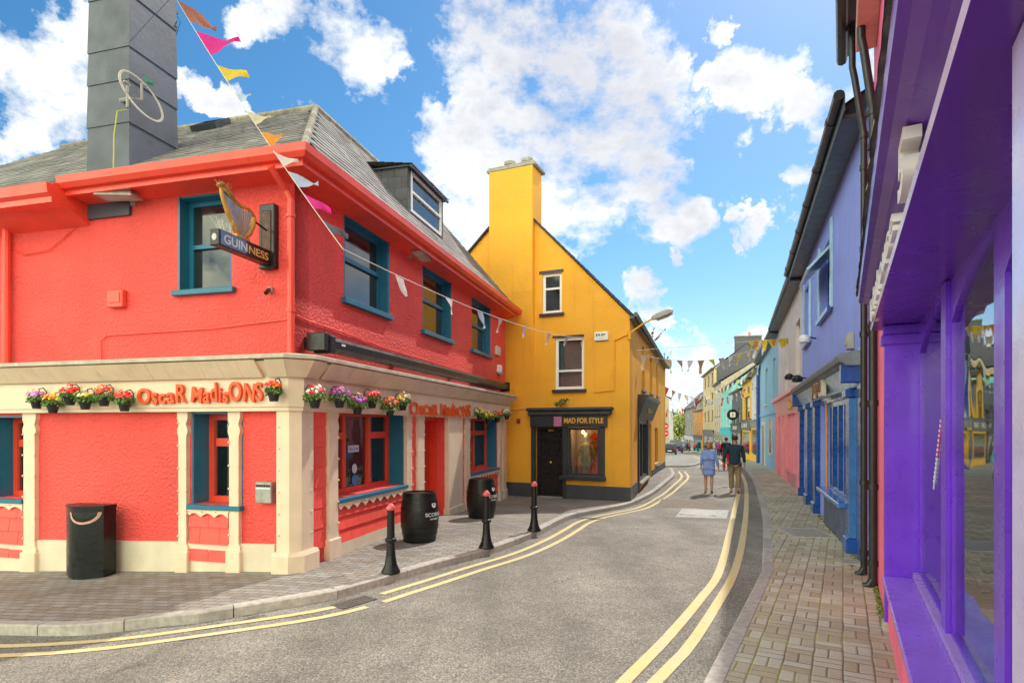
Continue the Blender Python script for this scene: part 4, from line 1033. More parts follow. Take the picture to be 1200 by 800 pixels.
# ================================================================ YELLOW SHOP
FG=Fr((3.5,17.76),(1,-.44)); FS=Fr((3.5,17.76),(.324,1))
ys_=thing('yellow_shop','tall mustard yellow gabled shop building with dark plinth and big chimney','building',F=FG)
s_r=(8.8-5.35)/(-3.20-.05); s_l=(8.84-7.93)/(5.70-4.62)
# apex by extending right slope symmetric
apu=-3.75; apz=5.30+(0-apu)*abs(s_r)
def rz_l(u): return apz-(apu-u)*.93
uL=-8.4; zL=rz_l(uL)
dU0,dU1=FG.u(628),FG.u(660); wU0,wU1=FG.u(666),FG.u(703)
holes=[(FG.u(635.5),FG.u(658.5),FG.z(647,367),FG.z(647,320)),(FG.u(650.5),FG.u(684.5),FG.z(667,456),FG.z(667,395)),(dU0,dU1,-.5,2.0),(wU0,wU1,.50,1.97)]
MB().wall([(uL,-1),(0,-1),(0,5.30),(apu,apz),(uL,zL)],holes,.34).obj('wall',M['yellow'],ys_,FG)
sh=[(FS.u(747.8),FS.u(757.5),.15,2.2),(FS.u(759.5),FS.u(763.5),-.3,2.1),(FS.u(767.6),FS.u(771),.35,1.95)]
su=[(FS.u(752),FS.u(755.6),3.35,5.0-.1),(FS.u(761.4),FS.u(764.6),3.4,4.85),(FS.u(769),FS.u(771.6),3.45,4.8)]
LS=15.24+.8
MB().wall([(0.045,-1),(LS,-1),(LS,5.30),(0.045,5.30)],sh+su,.34).obj('wall',M['yellow'],ys_,FS)
MB().wall([(uL,-1),(-.0,-1),(-.0,5.3),(apu,apz),(uL,zL)],[],.3,0).obj('rear_wall',M['yellow'],ys_,M0=Matrix.Translation(Vector((FS.ud[0],FS.ud[1],0))*(LS-.3))@FG.M)
dpt=Vector((FS.ud[0],FS.ud[1],0))*LS; dl=FG.M.inverted().to_3x3()@dpt
def P3(u,z): return Vector((u,0,z))
ov=.06
A=P3(0.16,5.30-.02)-Vector((0,ov,0)); Bq=A+dl+Vector((0,2*ov,0)); T=P3(apu,apz+.06)-Vector((0,ov,0)); T2=T+dl+Vector((0,2*ov,0))
A.y-=0; rf=slates(A,Bq,T2,T,.3,.22).obj('roof',M['slatedark'],ys_,FG,recalc=False)
Lp=P3(uL,zL+.06)-Vector((0,ov,0)); slates(Lp+dl,Lp,T,T2,.3,.22).obj('roof',M['slatedark'],ys_,FG,recalc=False)
m=MB(); v=Vector((0,-.09,0))
m.tube([P3(0.1,5.30-.02)+v,P3(apu,apz+.05)+v],.018,4); m.tube([P3(uL,zL+.05)+v,P3(apu,apz+.05)+v],.03,4); m.obj('verge',M['lead'],rf,FG)
cu0,cu1=FG.u(576),FG.u(626.5)
m=MB().bbox(cu0,cu1,-.19,.62,6.3,10.25,.01); 
m.add([(cu0,-.19,6.31),(cu1,-.19,6.31),(cu1,-.002,3.4),(cu0,-.002,3.4),(cu0,.1,6.31),(cu1,.1,6.31)],[(0,1,2,3),(0,3,4),(1,5,2)])
chy=m.obj('chimney',M['yellow'],rf,FG)
MB().bbox(cu0-.10,cu1+.10,-.20,.74,10.25,10.36,.03).bbox(cu0-.05,cu1+.05,-.15,.68,10.36,10.42,.02).obj('chimney_cap',M['concrete'],chy)
for uu in (cu0+.55,cu1-.35): MB().lathe([(.17,0),(.16,.1),(.20,.14),(.19,.24),(.13,.25)],(uu,.25,10.42),12).obj('chimney_pot',M['concrete'],chy)
# windows of the gable
a,b,z0,z1=holes[0]; window(ys_,a,b,z0,z1,.06,M['white'],.09,(.62,),(),None,(M['darkpaint'],.08,.09,.08),None,FG,.06); MB().box(a-.1,b+.05,-.02,.0-.001,z1,z1+.09).obj('lintel',M['darkpaint'],ys_,FG)
a,b,z0,z1=holes[1]; w=window(ys_,a,b,z0,z1,.06,M['white'],.09,(.36,),(),GL,(M['darkpaint'],.08,.10,.08),M['inside'],FG,.06); MB().box(a-.08,b+.0,-.02,.0-.001,z1,z1+.06).obj('lintel',M['darkpaint'],ys_,FG)
m=MB(); n=24
for k in range(n): zz=z0+.1+(z1-z0-.2)*k/n; m.add([(a+.09,.22,zz),(b-.09,.22,zz),(b-.09,.25,zz+.045),(a+.09,.25,zz+.045)],[(0,1,2,3)])
m.obj('venetian_blind',M['white'],w)
# door and window
m=MB().box(dU0+.05,dU1-.05,.16,.22,-.18,1.95)
for zz in ((-.1,.45),(.52,1.05),(1.12,1.5),(1.55,1.88)):
    for q in (0,1):
        u0=dU0+.13+q*(dU1-dU0-.2)/2; u1=u0+(dU1-dU0-.2)/2-.08; m.bbox(u0,u1,.145,.17,zz[0],zz[1],.012)
dr=m.obj('door',M['black'],ys_,FG); uc=(dU0+dU1)/2
MB().ball((uc,.12,.88),.045,8).bbox(uc-.09,uc+.09,.135,.15,1.86,1.92,.004).obj('door_furniture',M['gold'],dr)
B(dU0,dU1,.0,.3,-.5,-.19).obj('door_step',M['concrete'],ys_,FG)
m=MB().box(dU0-.14,dU0+.0,-.06,.02,-.2,2.0).box(dU1-.0,wU0+.0,-.06,.02,-.2 if 0 else .36,2.0).box(dU1,dU1+.1,-.058,.02,-.25,.36).box(wU1,wU1+.16,-.06,.02,.36,2.0).box(dU0,dU1,.10,.16,1.95,2.0)
m.obj('pilaster',M['darkpaint'],ys_,FG)
MB().box(dU0+.0,dU0+.05,.1,.22,-.2,1.95).box(dU1-.05,dU1,.1,.22,-.2,1.95).obj('door_frame',M['black'],ys_,FG)
MB().bbox(FG.u(621.5,.1),FG.u(711,.1),-.13,.02,2.0,2.36,.01).obj('shop_fascia',M['darkpaint'],ys_,FG)
MB().bbox(FG.u(616,.25),FG.u(717,.25),-.27,.02,2.50,2.60,.03).bbox(FG.u(618,.2),FG.u(715,.2),-.2,.02,2.36,2.50,.03).obj('shop_cornice',mat('weathered_dark',(.05,.055,.065),.6,.3,5,.006,20,stain=.5),ys_,FG)
wf=MB().box(wU0,wU0+.07,.02,.1,.5,1.97).box(wU1-.07,wU1,.02,.1,.5,1.97).box(wU0+.07,wU1-.07,.02,.1,.5,.57).box(wU0+.07,wU1-.07,.02,.1,1.91,1.97).obj('shop_window',M['darkpaint'],ys_,FG)
B(wU0+.06,wU1-.06,.06,.068,.55,1.93).obj('pane',GL,wf)
WALLW=mat('white_display_wall',(.55,.52,.55),.7,.06,3)
m=MB().box(wU0-.1,wU1+.1,1.1,1.13,.2,2.3).box(wU0-.1,wU0-.07,.34,1.1,.2,2.3).box(wU1+.07,wU1+.1,.34,1.1,.2,2.3).box(wU0-.07,wU1+.07,.1,1.1,.46,.5).box(wU0-.07,wU1+.07,.34,1.1,2.27,2.3); m.obj('display_bay',WALLW,wf)
MB().bbox(wU0-.25,wU1+.2,-.16,.02,.37,.50,.02).obj('sill',M['darkpaint'],ys_,FG)
mm=MB(); mm.prism([(uL,-1),(dU0-.14,-1),(dU0-.14,.22),(uL,.22)],-.03,.01,'y').prism([(dU1+.1,-1),(.0,-1),(.0,.20),(dU1+.1,.22)],-.03,.01,'y'); mm.obj('plinth',M['slategrey'],ys_,FG)
MB().prism([(-.03,-1),(sh[0][0]-.15,-1),(sh[0][0]-.15,.22),(-.03,.20)],-.03,.01,'y').prism([(sh[1][1]+.1,-1),(LS,-1),(LS,.1),(sh[1][1]+.1,.18)],-.03,.01,'y').obj('plinth',M['slategrey'],ys_,FS)
TXG=mat('gold_sign_letters',(.72,.40,.04),.5,.05,9)
m=MB(); text(m,'MAD FOR STYLE',FG.u(661,.14),FG.u(707,.14),2.12,.155,-.135,.008,.006); m.obj('lettering',TXG,ys_,FG)
MB().box(FG.u(649,.14),FG.u(658,.14),-.15,-.132,2.02,2.32).obj('sign_panel',mat('pink_panel',(.50,.16,.32),.5,.3,12),ys_,FG)
m=MB(); u=FG.u(690,.1); 
m.tube([(FG.u(590),-.03,2.55),(FG.u(617),-.03,2.58)],.015,5); m.tube([(-.45,-.03,4.6),(-.45,-.03,3.1),(-1.1,-.03,3.05)],.015,5); m.tube([(-.45,-.03,4.6),(-.05,-.03,4.75)],.02,5); m.obj('conduit',M['yellow'],ys_,FG)
# side elevation pieces
a,b,z0,z1=sh[0]; f=MB().box(a,a+.12,-.02,.12,z0,z1).box(b-.12,b,-.02,.12,z0,z1).box(a+.12,b-.12,-.02,.12,z0,z0+.1).box(a+.12,b-.12,-.02,.12,z1-.1,z1).box((a+b)/2-.06,(a+b)/2+.06,-.0,.12,z0+.1,z1-.1).obj('shop_window',M['darkpaint'],ys_,FS)
B(a+.1,b-.1,.05,.06,z0+.05,z1-.05).obj('pane',M['glassd'],f)
MB().bbox(a-.1,b+.05,-.14,.0,z0-.10,z0-.002,.02).obj('sill',M['concrete'],ys_,FS)
a2,b2=sh[1][0],sh[1][1]; MB().box(a2,b2,.08,.12,-.6,2.1).obj('door',M['black'],ys_,FS)
MB().prism([(-.03,2.25),(-.30,2.95),(-.36,2.98),(-.36,3.06),(0,3.08),(0,2.25)],a-.15,b2+.15,'x').obj('shop_fascia',M['darkpaint'],ys_,FS)
m=MB(); text(m,'Brian',a+1.6,a+3.2,2.52,.22,-.19,.01,.004); m.obj('lettering',TXG,ys_,FS)
MB().box(a-.15,a-.0,-.06,.0,-.5,2.25).box(b,a2,-.06,.0,-.5,2.25).obj('pilaster',M['darkpaint'],ys_,FS)
a,b,z0,z1=sh[2]; window(ys_,a,b,z0,z1,.12,M['darkpaint'],.08,(.5,),(),None,(M['concrete'],.08,.1,.1),None,FS)
for a,b,z0,z1 in su: window(ys_,a,b,z0,z1,.20,M['yel2'],.07,(.5,),(),None,(M['concrete'],.08,.1,.12),None,FS)
m=MB().tube([(-.2,-.2,5.30),(LS+.1,-.2,5.24)],.07,8); m.box(-.1,LS,-.14,-.01,5.20,5.28); m.obj('gutter',M['gutter'],ys_,FS)
# mannequin
def mannequin():
    c=FG.w(FG.u(686.5,-.45),.55,.5); t=thing('mannequin','white headed mannequin wearing a yellow patterned top in the shop window','mannequin',tuple(c),math.atan2(FG.ud[1],FG.ud[0]))
    MW=mat('mannequin_white',(.72,.72,.76),.4,.03,5)
    m=MB(); m.lathe([(.11,.25),(.13,.45),(.12,.6),(.10,.7),(.125,.85),(.14,.93),(.10,.985),(.045,1.01),(.04,1.08),(.05,1.1),(.075,1.14),(.085,1.20),(.08,1.27),(.05,1.31),(.01,1.325)],(0,0,0),16)
    for s in (-1,1): m.tube([(s*.15,0,.93),(s*.2,0,.7),(s*.22,-.02,.5),(s*.21,-.05,.35)],[.045,.04,.03,.028],8)
    o=m.obj('figure',MW,t); autosmooth(o,60)
    PT=bpy.data.materials.new('patterned_fabric'); PT.use_nodes=True; nt=PT.node_tree; tc=nt.nodes.new('ShaderNodeTexCoord'); n=tnoise(nt,tc.outputs['Object'],22,3,.6)
    nt.links.new(mixc(nt,ramped(nt,n,.5,.56,0,1),(.60,.55,.14,1),(.12,.14,.06,1)),nt.nodes['Principled BSDF'].inputs['Base Color'])
    m=MB(); m.lathe([(.17,.28),(.165,.45),(.15,.7),(.16,.85),(.17,.93),(.10,1.0),(.06,1.01)],(0,0,0),16)
    for s in (-1,1): m.tube([(s*.12,0,.95),(s*.19,0,.85),(s*.24,0,.62),(s*.25,-.01,.50)],[.07,.075,.065,.07],8)
    autosmooth(m.obj('top',PT,t),60)
    MB().tube([(0,0,0),(0,0,.3)],.015,6).lathe([(.14,0),(.13,.015),(.01,.02)],(0,0,0),14).obj('stand',M['steel'],t)
mannequin()
c=FG.w(FG.u(683,-.4),.42,1.84); t=thing('shop_lamp','small glowing orange lamp above the mannequin in the shop window','lamp',tuple(c))
MB().ball((0,0,0),.045,10).obj('bulb',mat('warm_bulb',(1,.6,.2),.5,0,emit=(1,.5,.14,70)),t); MB().tube([(0,0,.04),(0,0,.45)],.008,5).obj('flex',M['black'],t)
def display(px,py,label,col,seed):
    u,z=FG.hit(px,py,-.35); c=FG.w(u,.35,.5); t=thing('display_item',label,'display item',tuple(c)); rr=random.Random(seed)
    MB().lathe([(.06,0),(.08,.1),(.05,.2),(.03,.26)],(0,0,0),10).obj('vase',mat('vase%d'%seed,col,.4,.1,9),t); m=MB()
    for k in range(14): m.ball((rr.uniform(-.09,.09),rr.uniform(-.06,.06),.3+rr.uniform(-.04,.1)),.03,5)
    m.obj('flowers',FCM['orange' if seed%2 else 'yellow'],t)
display(675,550,'teal vase with flowers at lower left of the lit shop window',(.03,.3,.4),1); display(679,554,'small terracotta pot beside the mannequin stand',(.6,.25,.1),2)
display(672,546,'pale vase of yellow flowers nearest the black shop door',(.6,.6,.6),4)
# hanging scarf display behind mannequin
m=MB(); rr=random.Random(6)
for k in range(22):
    u=FG.u(697,-.8)+rr.uniform(-.18,.18); z=1.55+rr.uniform(-.25,.25); m.ball((u,.9+rr.uniform(-.05,.05),z),.07,6,(1,.5,.8))
o=m.obj('orange_garland',FCM['orange'],None,FG); tag(o,'orange paper garland hanging at the right of the shop window','garland')
t=wallbox('alarm_box',FG,705,394,.42,.26,.07,M['whitep'],'white alarm box with dark print high on the yellow gable','alarm box'); m=MB(); text(m,'EYE SPY',-.15,.15,-.0,.07,-.087,.003,.002); m.obj('print',M['black'],t)
t=wallbox('bell_box',FG,608,493,.12,.14,.06,mat('dull_red',(.25,.03,.03),.5),'small dark red bell box on yellow wall left of the fascia','alarm box')
t=wallbox('junction_box',FG,602,459,.28,.26,.08,M['yellow'],'yellow painted junction box on gable beside the pub roof end','junction box')
# street lamp on the corner
u,z=FG.hit(737,384,0); t=thing('street_lamp','grey street lamp on curved yellow bracket at the gable corner','street lamp',tuple(FG.w(-.02,-.0,4.75)),0)
pe=Vector(((783-600)/F_,1,(500-366)/F_)); P0=FG.w(-.02,0,4.75)
d=Vector((.95,-.25,0)).normalized()
MB().tube([(0,0,0),d*.12+Vector((0,0,.10)),d*.45+Vector((0,0,.32)),d*.72+Vector((0,0,.45))],.028,8).box(-.04,.04,-.06,.02,-.15,.08).obj('bracket',M['yellow'],t)
m=MB(); a=d*.66+Vector((0,0,.43)); n_=Vector((-d.y,d.x,0)); ax=(d+Vector((0,0,.38))).normalized(); up=ax.cross(n_)*-1
if up.z<0: up=-up
prof=[(0,.05,.06,-.03),(.12,.10,.10,-.06),(.45,.13,.11,-.07),(.60,.09,.08,-.05),(.64,.03,.04,-.02)]
vs=[]
for x,w_,h,b_ in prof:
    c=a+ax*x
    for (q,r_) in ((-1,b_),(-.9,h*.5),(0,h),(.9,h*.5),(1,b_),(0,b_*1.4)): vs.append(c+n_*w_*q+up*r_)
fs=[(i*6+k,i*6+(k+1)%6,(i+1)*6+(k+1)%6,(i+1)*6+k) for i in range(4) for k in range(6)]+[(0,1,2,3,4,5),tuple(24+k for k in range(6))]
autosmooth(m.add(vs,fs).obj('lamp_head',M['lampgrey'],t),40)
m=MB(); vs=[]
for x,w_,h,b_ in prof[1:4]:
    c=a+ax*x
    for (q,r_) in ((-.7,b_*1.3),(0,b_*1.4-.04),(.7,b_*1.3)): vs.append(c+n_*w_*q+up*r_)
m.add(vs,[(0,1,4,3),(1,2,5,4),(3,4,7,6),(4,5,8,7)]).obj('lamp_lens',M['lens'],t)
# gutter weeds
def weeds(P,n,r,label,name='gutter_weed'):
    rr=random.Random(int(P.x*10)); t=thing(name,label,'plant',tuple(P)); m=MB()
    m2=MB()
    for k in range(7):
        e=Vector((rr.uniform(-r,r),rr.uniform(-r,r),rr.uniform(.4,1.3)*r)); m2.tube([(0,0,0),e*.5+Vector((0,0,.02)),e],.006,4)
        for j in range(n//7):
            c=e*rr.uniform(.3,1.05)+Vector((rr.uniform(-.05,.05),)*3); s=rr.uniform(.03,.06); q=Vector((rr.uniform(-1,1),rr.uniform(-1,1),rr.uniform(-1,1))).normalized(); e1=q.orthogonal(); e2=q.cross(e1); m.add([c-e1*s,c+e2*s*.4,c+e1*s,c-e2*s*.4],[(0,1,2,3)])
    m.obj('leaves',mat('weed_leaf',(.06,.13,.03),.6,.3,9,island=.4),t,recalc=False); m2.obj('stems',M['bark'],t)
weeds(FS.w(6.0,-.15,5.3),110,.5,'leafy weed sprouting from the gutter near the street lamp'); weeds(FS.w(13.5,-.15,5.28),90,.45,'leafy weed in far end of the yellow building gutter'); weeds(FG.w(FG.u(656,.2),-.12,2.62),50,.2,'small green weed growing on dark shop cornice above pink panel')
# ================================================================ RIGHT SIDE : PURPLE SHOP
FP=Fr((5.14,8.48),(-.484,-.875))
UP=11.5
ps=thing('purple_shop','pink walled building with glossy purple shopfront in the right foreground','building',F=FP)
US=2.88; ZF=3.0
MB().wall([(0,-.6),(UP,-.6),(UP,7.35),(0,7.35)],[(US,UP-.3,.52,3.2)],.3).obj('wall',M['pink'],ps,FP)
MB().wall([(0,-.6),(6,-.6),(6,7.35),(3,9.8),(0,7.35)],[],.25,-.0).obj('gable_wall',M['pink'],ps,M0=FP.M@Matrix.Translation((0.001,.3,0))@Matrix.Rotation(R(90),4,'Z'))
slates((UP,-.35,7.42),(-.1,-.35,7.42),(-.1,3.3,9.9),(UP,3.3,9.9),.4,.4).obj('roof',M['slatedark'],ps,FP,recalc=False)
MB().quad((UP,3.3,9.9),(-.1,3.3,9.9),(-.1,7,7.4),(UP,7,7.4)).obj('rear_roof',M['slatedark'],ps,FP)
MB().bbox(0.72,UP,-.24,-.0,6.98,7.36,.01).obj('eaves_box',M['salmon'],ps,FP)
MB().tube([(-.1,-.40,7.36),(UP,-.40,7.36)],.07,8).obj('gutter',M['pipe'],ps,FP)
# pilasters
MB().bbox(US-.02,US+.12,-.03,.26,.08,ZF,.008).bbox(US-.04,US+.14,-.06,.262,ZF-.20,ZF-.10,.01).bbox(US-.03,US+.13,-.045,.261,ZF-.10,ZF-.002,.01).obj('pilaster',M['purple'],ps,FP)
MB().bbox(US-.03,US+.13,-.05,.2,-.3,.085,.01).obj('pilaster_base',M['concrete'],ps,FP)
NP=7.90
MB().bbox(NP,NP+.55,-.005,.26,.0,ZF,.01).obj('pilaster',M['lilac'],ps,FP)
# window frame with arched lights
yF=.25; c0=US+.12; 
fr_u=[c0+.05,FP.u(1107,-yF),FP.u(1122,-yF),FP.u(1161,-yF),FP.u(1164,-yF),FP.u(1178,-yF)]
def arch(u0,u1,z0,z1,rise=.18,n=10):
    pts=[(u0,z0),(u1,z0)]
    for k in range(n+1):
        t=k/n; pts.append((u1+(u0-u1)*t,z1-rise+rise*math.cos(math.pi/2*t)**.8))
    return pts
lights=[(c0+.07,4.68),(4.96,6.24),(6.46,NP-.1)]
m=MB().wall([(c0,.54),(NP,.54),(NP,ZF),(c0,ZF)],[arch(a,b,.62,2.96,.26) for a,b in lights],.03,yF)
m.box(lights[0][1]+.03,lights[1][0]-.03,yF-.03,yF-.001,.6,ZF-.01)
wf=m.obj('shop_window',M['purple'],ps,FP)
for a,b in lights:
    B(a-.02,b+.02,yF+.022,yF+.028,.6,2.97).obj('pane',GLP,wf)
m=MB()
m.box(c0,NP,yF-.05,yF-.001,.545,.60); m.obj('beading',mat('lilac_edge',(.40,.25,.66),.3,.1,4),wf)
MB().bbox(US+.125,NP-.002,-.05,yF+.0,.49,.54,.01).obj('sill',mat('violet_sill',(.32,.13,.76),.3,.12,3,coat=.3,streak=.2),ps,FP)
# display interior
CUR=mat('lavender_curtain',(.66,.62,.78),.8,.15,4)
m=MB().box(c0-.1,NP+.2,1.4,1.43,.3,3.1).box(c0-.1,c0-.07,.36,1.4,.3,3.1).box(NP+.17,NP+.2,.36,1.4,.3,3.1).box(c0-.07,NP+.17,.36,1.399,.55,.58).box(c0-.07,NP+.17,.36,1.399,3.07,3.1); m.obj('display_bay',CUR,ps,FP)
m=MB()
for zz in (1.15,1.75,2.2): m.box(c0+.1,4.7,.45,.9,zz,zz+.015)
m.obj('glass_shelf',M['lens'],ps,FP)
def dish(u,z,label,s):
    t=thing('folded_item',label,'display item',tuple(FP.w(u,.62,z)),math.atan2(FP.ud[1],FP.ud[0])); m=MB(); rr=random.Random(int(s*100))
    for k in range(4): m.bbox(-.2*s+rr.uniform(0,.04),.2*s-rr.uniform(0,.04),-.12,.12,k*.03,k*.03+.027,.01)
    m.obj('folds',STK,t); MB().ball((.03,0,.14),.05,8,(1.4,1,.5)).obj('bow',M['whitep'],t)
dish(4.05,2.215,'white folded item on the top glass shelf of the purple shop window',1); dish(4.1,1.765,'white folded item on middle glass shelf behind pink ribbon',1)
# ribbon banner
m=MB(); u0=FP.u(1104,-.27); z0=FP.z(1104,487,-.27); u1=FP.u(1094,-.27); z1=FP.z(1094,573,-.27)
def rib(m,t0,t1,w=.05):
    a=Vector((u0+(u1-u0)*t0,.27,z0+(z1-z0)*t0)); b=Vector((u0+(u1-u0)*t1,.27,z0+(z1-z0)*t1)); m.add([a+Vector((-w,0,0)),a+Vector((w,0,0)),b+Vector((w,0,0)),b+Vector((-w,0,0)),a+Vector((-w,.004,0)),a+Vector((w,.004,0)),b+Vector((w,.004,0)),b+Vector((-w,.004,0))],[(0,1,2,3),(7,6,5,4),(0,4,5,1),(2,6,7,3)])
t=thing('window_ribbon','slanting pink and white lettered ribbon sticker inside the purple window','ribbon',F=FP)
rib(m,0,.55); m.obj('pink_half',mat('hot_pink',(.65,.02,.18),.5),t,FP); m=MB(); rib(m,.55,1.0); m.obj('white_half',STK,t,FP)
m=MB(); rr=random.Random(4)
for k in range(14):
    tt=.06+.88*k/14; uu=u0+(u1-u0)*tt; zz=z0+(z1-z0)*tt; m.box(uu-.02,uu+.02,.262,.266,zz-.012,zz+.008)
m.obj('marks',[M['whitep']],t,FP)
# fascia, soffit, cornice
MB().box(US-.25,UP-.3,-.13,.25,ZF,ZF+.05).obj('soffit',M['purpled'],ps,FP)
MB().prism([(-.13,ZF+.001),(-.14,ZF+.02),(-.12,ZF+.045),(-.05,ZF+.28),(0,ZF+.28),(0,ZF+.052),(-.11,ZF+.052)],US-.25,UP-.3,'x').obj('shop_fascia',M['lilac'],ps,FP)
MB().prism([(0,ZF+.281),(-.06,ZF+.285),(-.10,ZF+.30),(-.15,ZF+.31),(-.20,ZF+.335),(-.24,ZF+.34),(-.25,ZF+.38),(-.24,ZF+.40),(0,ZF+.44)],US-.45,UP-.25,'x').obj('shop_cornice',M['purpled'],ps,FP)
m=MB(); rr=random.Random(2); u=US-.5
vs=[]; n=0
while u<UP-.3:
    vs+= [(u,-.27+rr.uniform(-.006,.006),ZF+.405+rr.uniform(-.006,.006)),(u,-.265,ZF+.43+rr.uniform(-.01,.01)),(u,.0,ZF+.50+rr.uniform(-.02,.02))]; n+=1; u+=.12
m.add(vs,[(3*i+k,3*i+k+1,3*i+k+4,3*i+k+3) for i in range(n-1) for k in (0,1)]); m.obj('lead_flashing',M['leadflash'],ps,FP,recalc=False)
LW=mat('white_raised_letters',(.72,.66,.62),.4,.1,9)
m=MB(); text(m,'lighthouse',US+.02,6.05,ZF+.06,.20,-.125,.028,.002); o=m.obj('sign_lettering',LW,None,FP); tag(o,'row of thick white raised letters along the purple fascia','lettering')
m=MB(); text(m,'5',6.55,6.85,ZF+.05,.24,-.13,.035,.012); o=m.obj('sign_numeral',LW,None,FP); tag(o,'single raised white symbol with orange edge on the near purple fascia','lettering')
# bracket at near top

# ================================================================ BLUE SHOP
FB=Fr((5.12,8.6),(-.384,-1))
bs=thing('blue_shop','lavender blue house with navy and pale blue shopfront beside the downpipes','building',F=FB)
UB=FB.u(938)-.0; ZB=6.62
o2=[(FB.u(962),FB.u(975),4.42,5.90),(FB.u(943.5),FB.u(950),4.30,5.85)]
shp=(FB.u(961,-.1),FB.u(997,-.05),.72,2.62); drr=(FB.u(950.5),FB.u(961)-.35,-.2,2.55)
UB0=-9.95
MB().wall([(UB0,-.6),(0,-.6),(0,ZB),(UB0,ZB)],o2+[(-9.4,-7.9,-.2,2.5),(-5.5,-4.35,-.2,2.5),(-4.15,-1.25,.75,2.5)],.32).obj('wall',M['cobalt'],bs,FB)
MB().prism([(UB0,-.3),(UB0,-.3)],0,1,'y') if 0 else None
for a,b,z0,z1 in o2:
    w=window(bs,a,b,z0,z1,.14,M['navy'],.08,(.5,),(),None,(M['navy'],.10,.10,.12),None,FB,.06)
    m=MB().bbox(b+.01,b+.20,-.05,.0,z0-.05,z1+.25,.01); m.obj('shutter',M['sky'],bs,FB)
    m=MB().bbox(a-.16,a-.01,-.05,.0,z0-.05,z1+.2,.01); m.obj('shutter',M['sky'],bs,FB)
a,b,z0,z1=o2[0]
m=MB(); zc=z1-.15; 
m.add([(a+.05,.10,zc),(b-.05,.10,zc),(b-.05,-.42,zc-.55),(a+.05,-.42,zc-.55),(a+.05,.06,zc+.03),(b-.05,.06,zc+.03),(b-.05,-.46,zc-.52),(a+.05,-.46,zc-.52)],[(0,3,2,1),(4,5,6,7),(0,1,5,4),(1,2,6,5),(2,3,7,6),(3,0,4,7)])
m.obj('open_sash',M['sky'],bs,FB)
MB().box(UB0,.0,-.34,-.0,ZB-.14,ZB-.08).box(UB0,.40,-.36,-.342,ZB-.20,ZB+.02).obj('soffit',M['gutter'],bs,FB)
m=MB().tube([(UB0-.2,-.42,ZB+.02),(.42,-.42,ZB+.02)],.075,10)
for k in range(6): m.tube([(UB0+.5+k*1.8,-.42,ZB+.02),(UB0+.6+k*1.8,-.42,ZB+.02)],.088,10)
m.obj('gutter',M['pipe'],bs,FB)
slates((.0,-.36,ZB+.03),(UB0,-.36,ZB+.03),(UB0,3.6,ZB+2.6),(.0,3.6,ZB+2.6),.4,.4).obj('roof',M['slatedark'],bs,FB,recalc=False)
MB().quad((.0,3.6,ZB+2.6),(UB0,3.6,ZB+2.6),(UB0,7.4,ZB),(.0,7.4,ZB)).obj('rear_roof',M['slatedark'],bs,FB)
# shopfront
US0=-9.6
MB().prism([(-.05,2.62),(-.20,2.92),(0,2.92),(0,2.62)],US0,-.45,'x').obj('shop_fascia',M['sky'],bs,FB)
MB().prism([(0,2.92),(-.24,2.92),(-.28,2.96),(-.33,2.98),(-.35,3.05),(-.34,3.09),(0,3.16)],US0-.05,-.25,'x').obj('shop_cornice',mat('weathered_blue_grey',(.16,.20,.24),.6,.3,5,.004,20,stain=.4),bs,FB)
MB().bbox(-.44,-.30,-.30,.0,2.66,2.95,.02).bbox(US0-.05,US0+.12,-.3,.0,2.6,3.0,.02).obj('console',M['navy'],bs,FB)
m=MB()
for a,b in ((-1.20,-.88),(-6.05,-5.55),(-7.85,-7.25),(-9.62,-9.4)):
    m.bbox(a,b,-.11,.02,-.05,2.62,.01); m.bbox(a-.03,b+.03,-.15,.018,-.3,.24,.015); m.bbox(a-.03,b+.03,-.16,.019,2.46,2.60,.02)
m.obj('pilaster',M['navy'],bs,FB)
m=MB(); m.box(-.87,-.845,-.115,.0,.25,2.45).obj('pilaster_edge',mat('mid_blue_gloss',(.05,.17,.46),.3,.2,3,coat=.3,streak=.3),bs,FB)
f=MB(); z0,z1=.75,2.5
f.box(-4.15,-4.05,.02,.14,z0,z1).box(-1.35,-1.25,.02,.14,z0,z1).box(-4.05,-1.35,.02,.14,z0,z0+.08).box(-4.05,-1.35,.02,.14,z1-.1,z1)
for u in (-3.35,-2.6,-1.95): f.box(u-.06,u+.06,-.03,.14,z0+.08,z1-.1)
wf=f.obj('shop_window',M['navy'],bs,FB); B(-4.1,-1.3,.07,.078,z0+.04,z1-.04).obj('pane',GL,wf)
m=MB().box(-4.4,-1.0,1.0,1.03,.3,2.8).box(-4.4,-4.37,.34,1,.3,2.8).box(-1.03,-1.0,.34,1,.3,2.8).box(-4.37,-1.03,.34,1,.66,.7).box(-4.37,-1.03,.34,1,2.7,2.74); m.obj('interior',mat('teal_interior',(.05,.12,.14),.8,.6,4),wf)
MB().bbox(-4.25,-1.22,-.22,.02,.66,.745,.015).obj('sill',mat('blue_sill',(.05,.17,.50),.25,.3,5,coat=.4,streak=.3),bs,FB)
MB().box(-4.2,-1.22,-.08,.0,-.3,.66).obj('stall_riser',mat('slate_blue_paint',(.09,.13,.24),.5,.15,3,streak=.3),bs,FB)
MB().box(-4.32,-4.17,-.04,-.015,-.1,2.5).obj('door_edge',mat('amber_paint',(.75,.33,.01),.4),bs,FB)
m=MB().box(-5.5,-4.35,.22,.28,-.1,2.45); 
for q in range(2): m.bbox(-5.38+q*.52,-4.95+q*.52,.20,.23,.15,.95,.01).bbox(-5.38+q*.52,-4.95+q*.52,.20,.23,1.1,2.25,.01)
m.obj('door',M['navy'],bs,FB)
m=MB().box(-9.4,-7.9,.22,.28,-.1,2.5); m.obj('door',M['navy'],bs,FB)
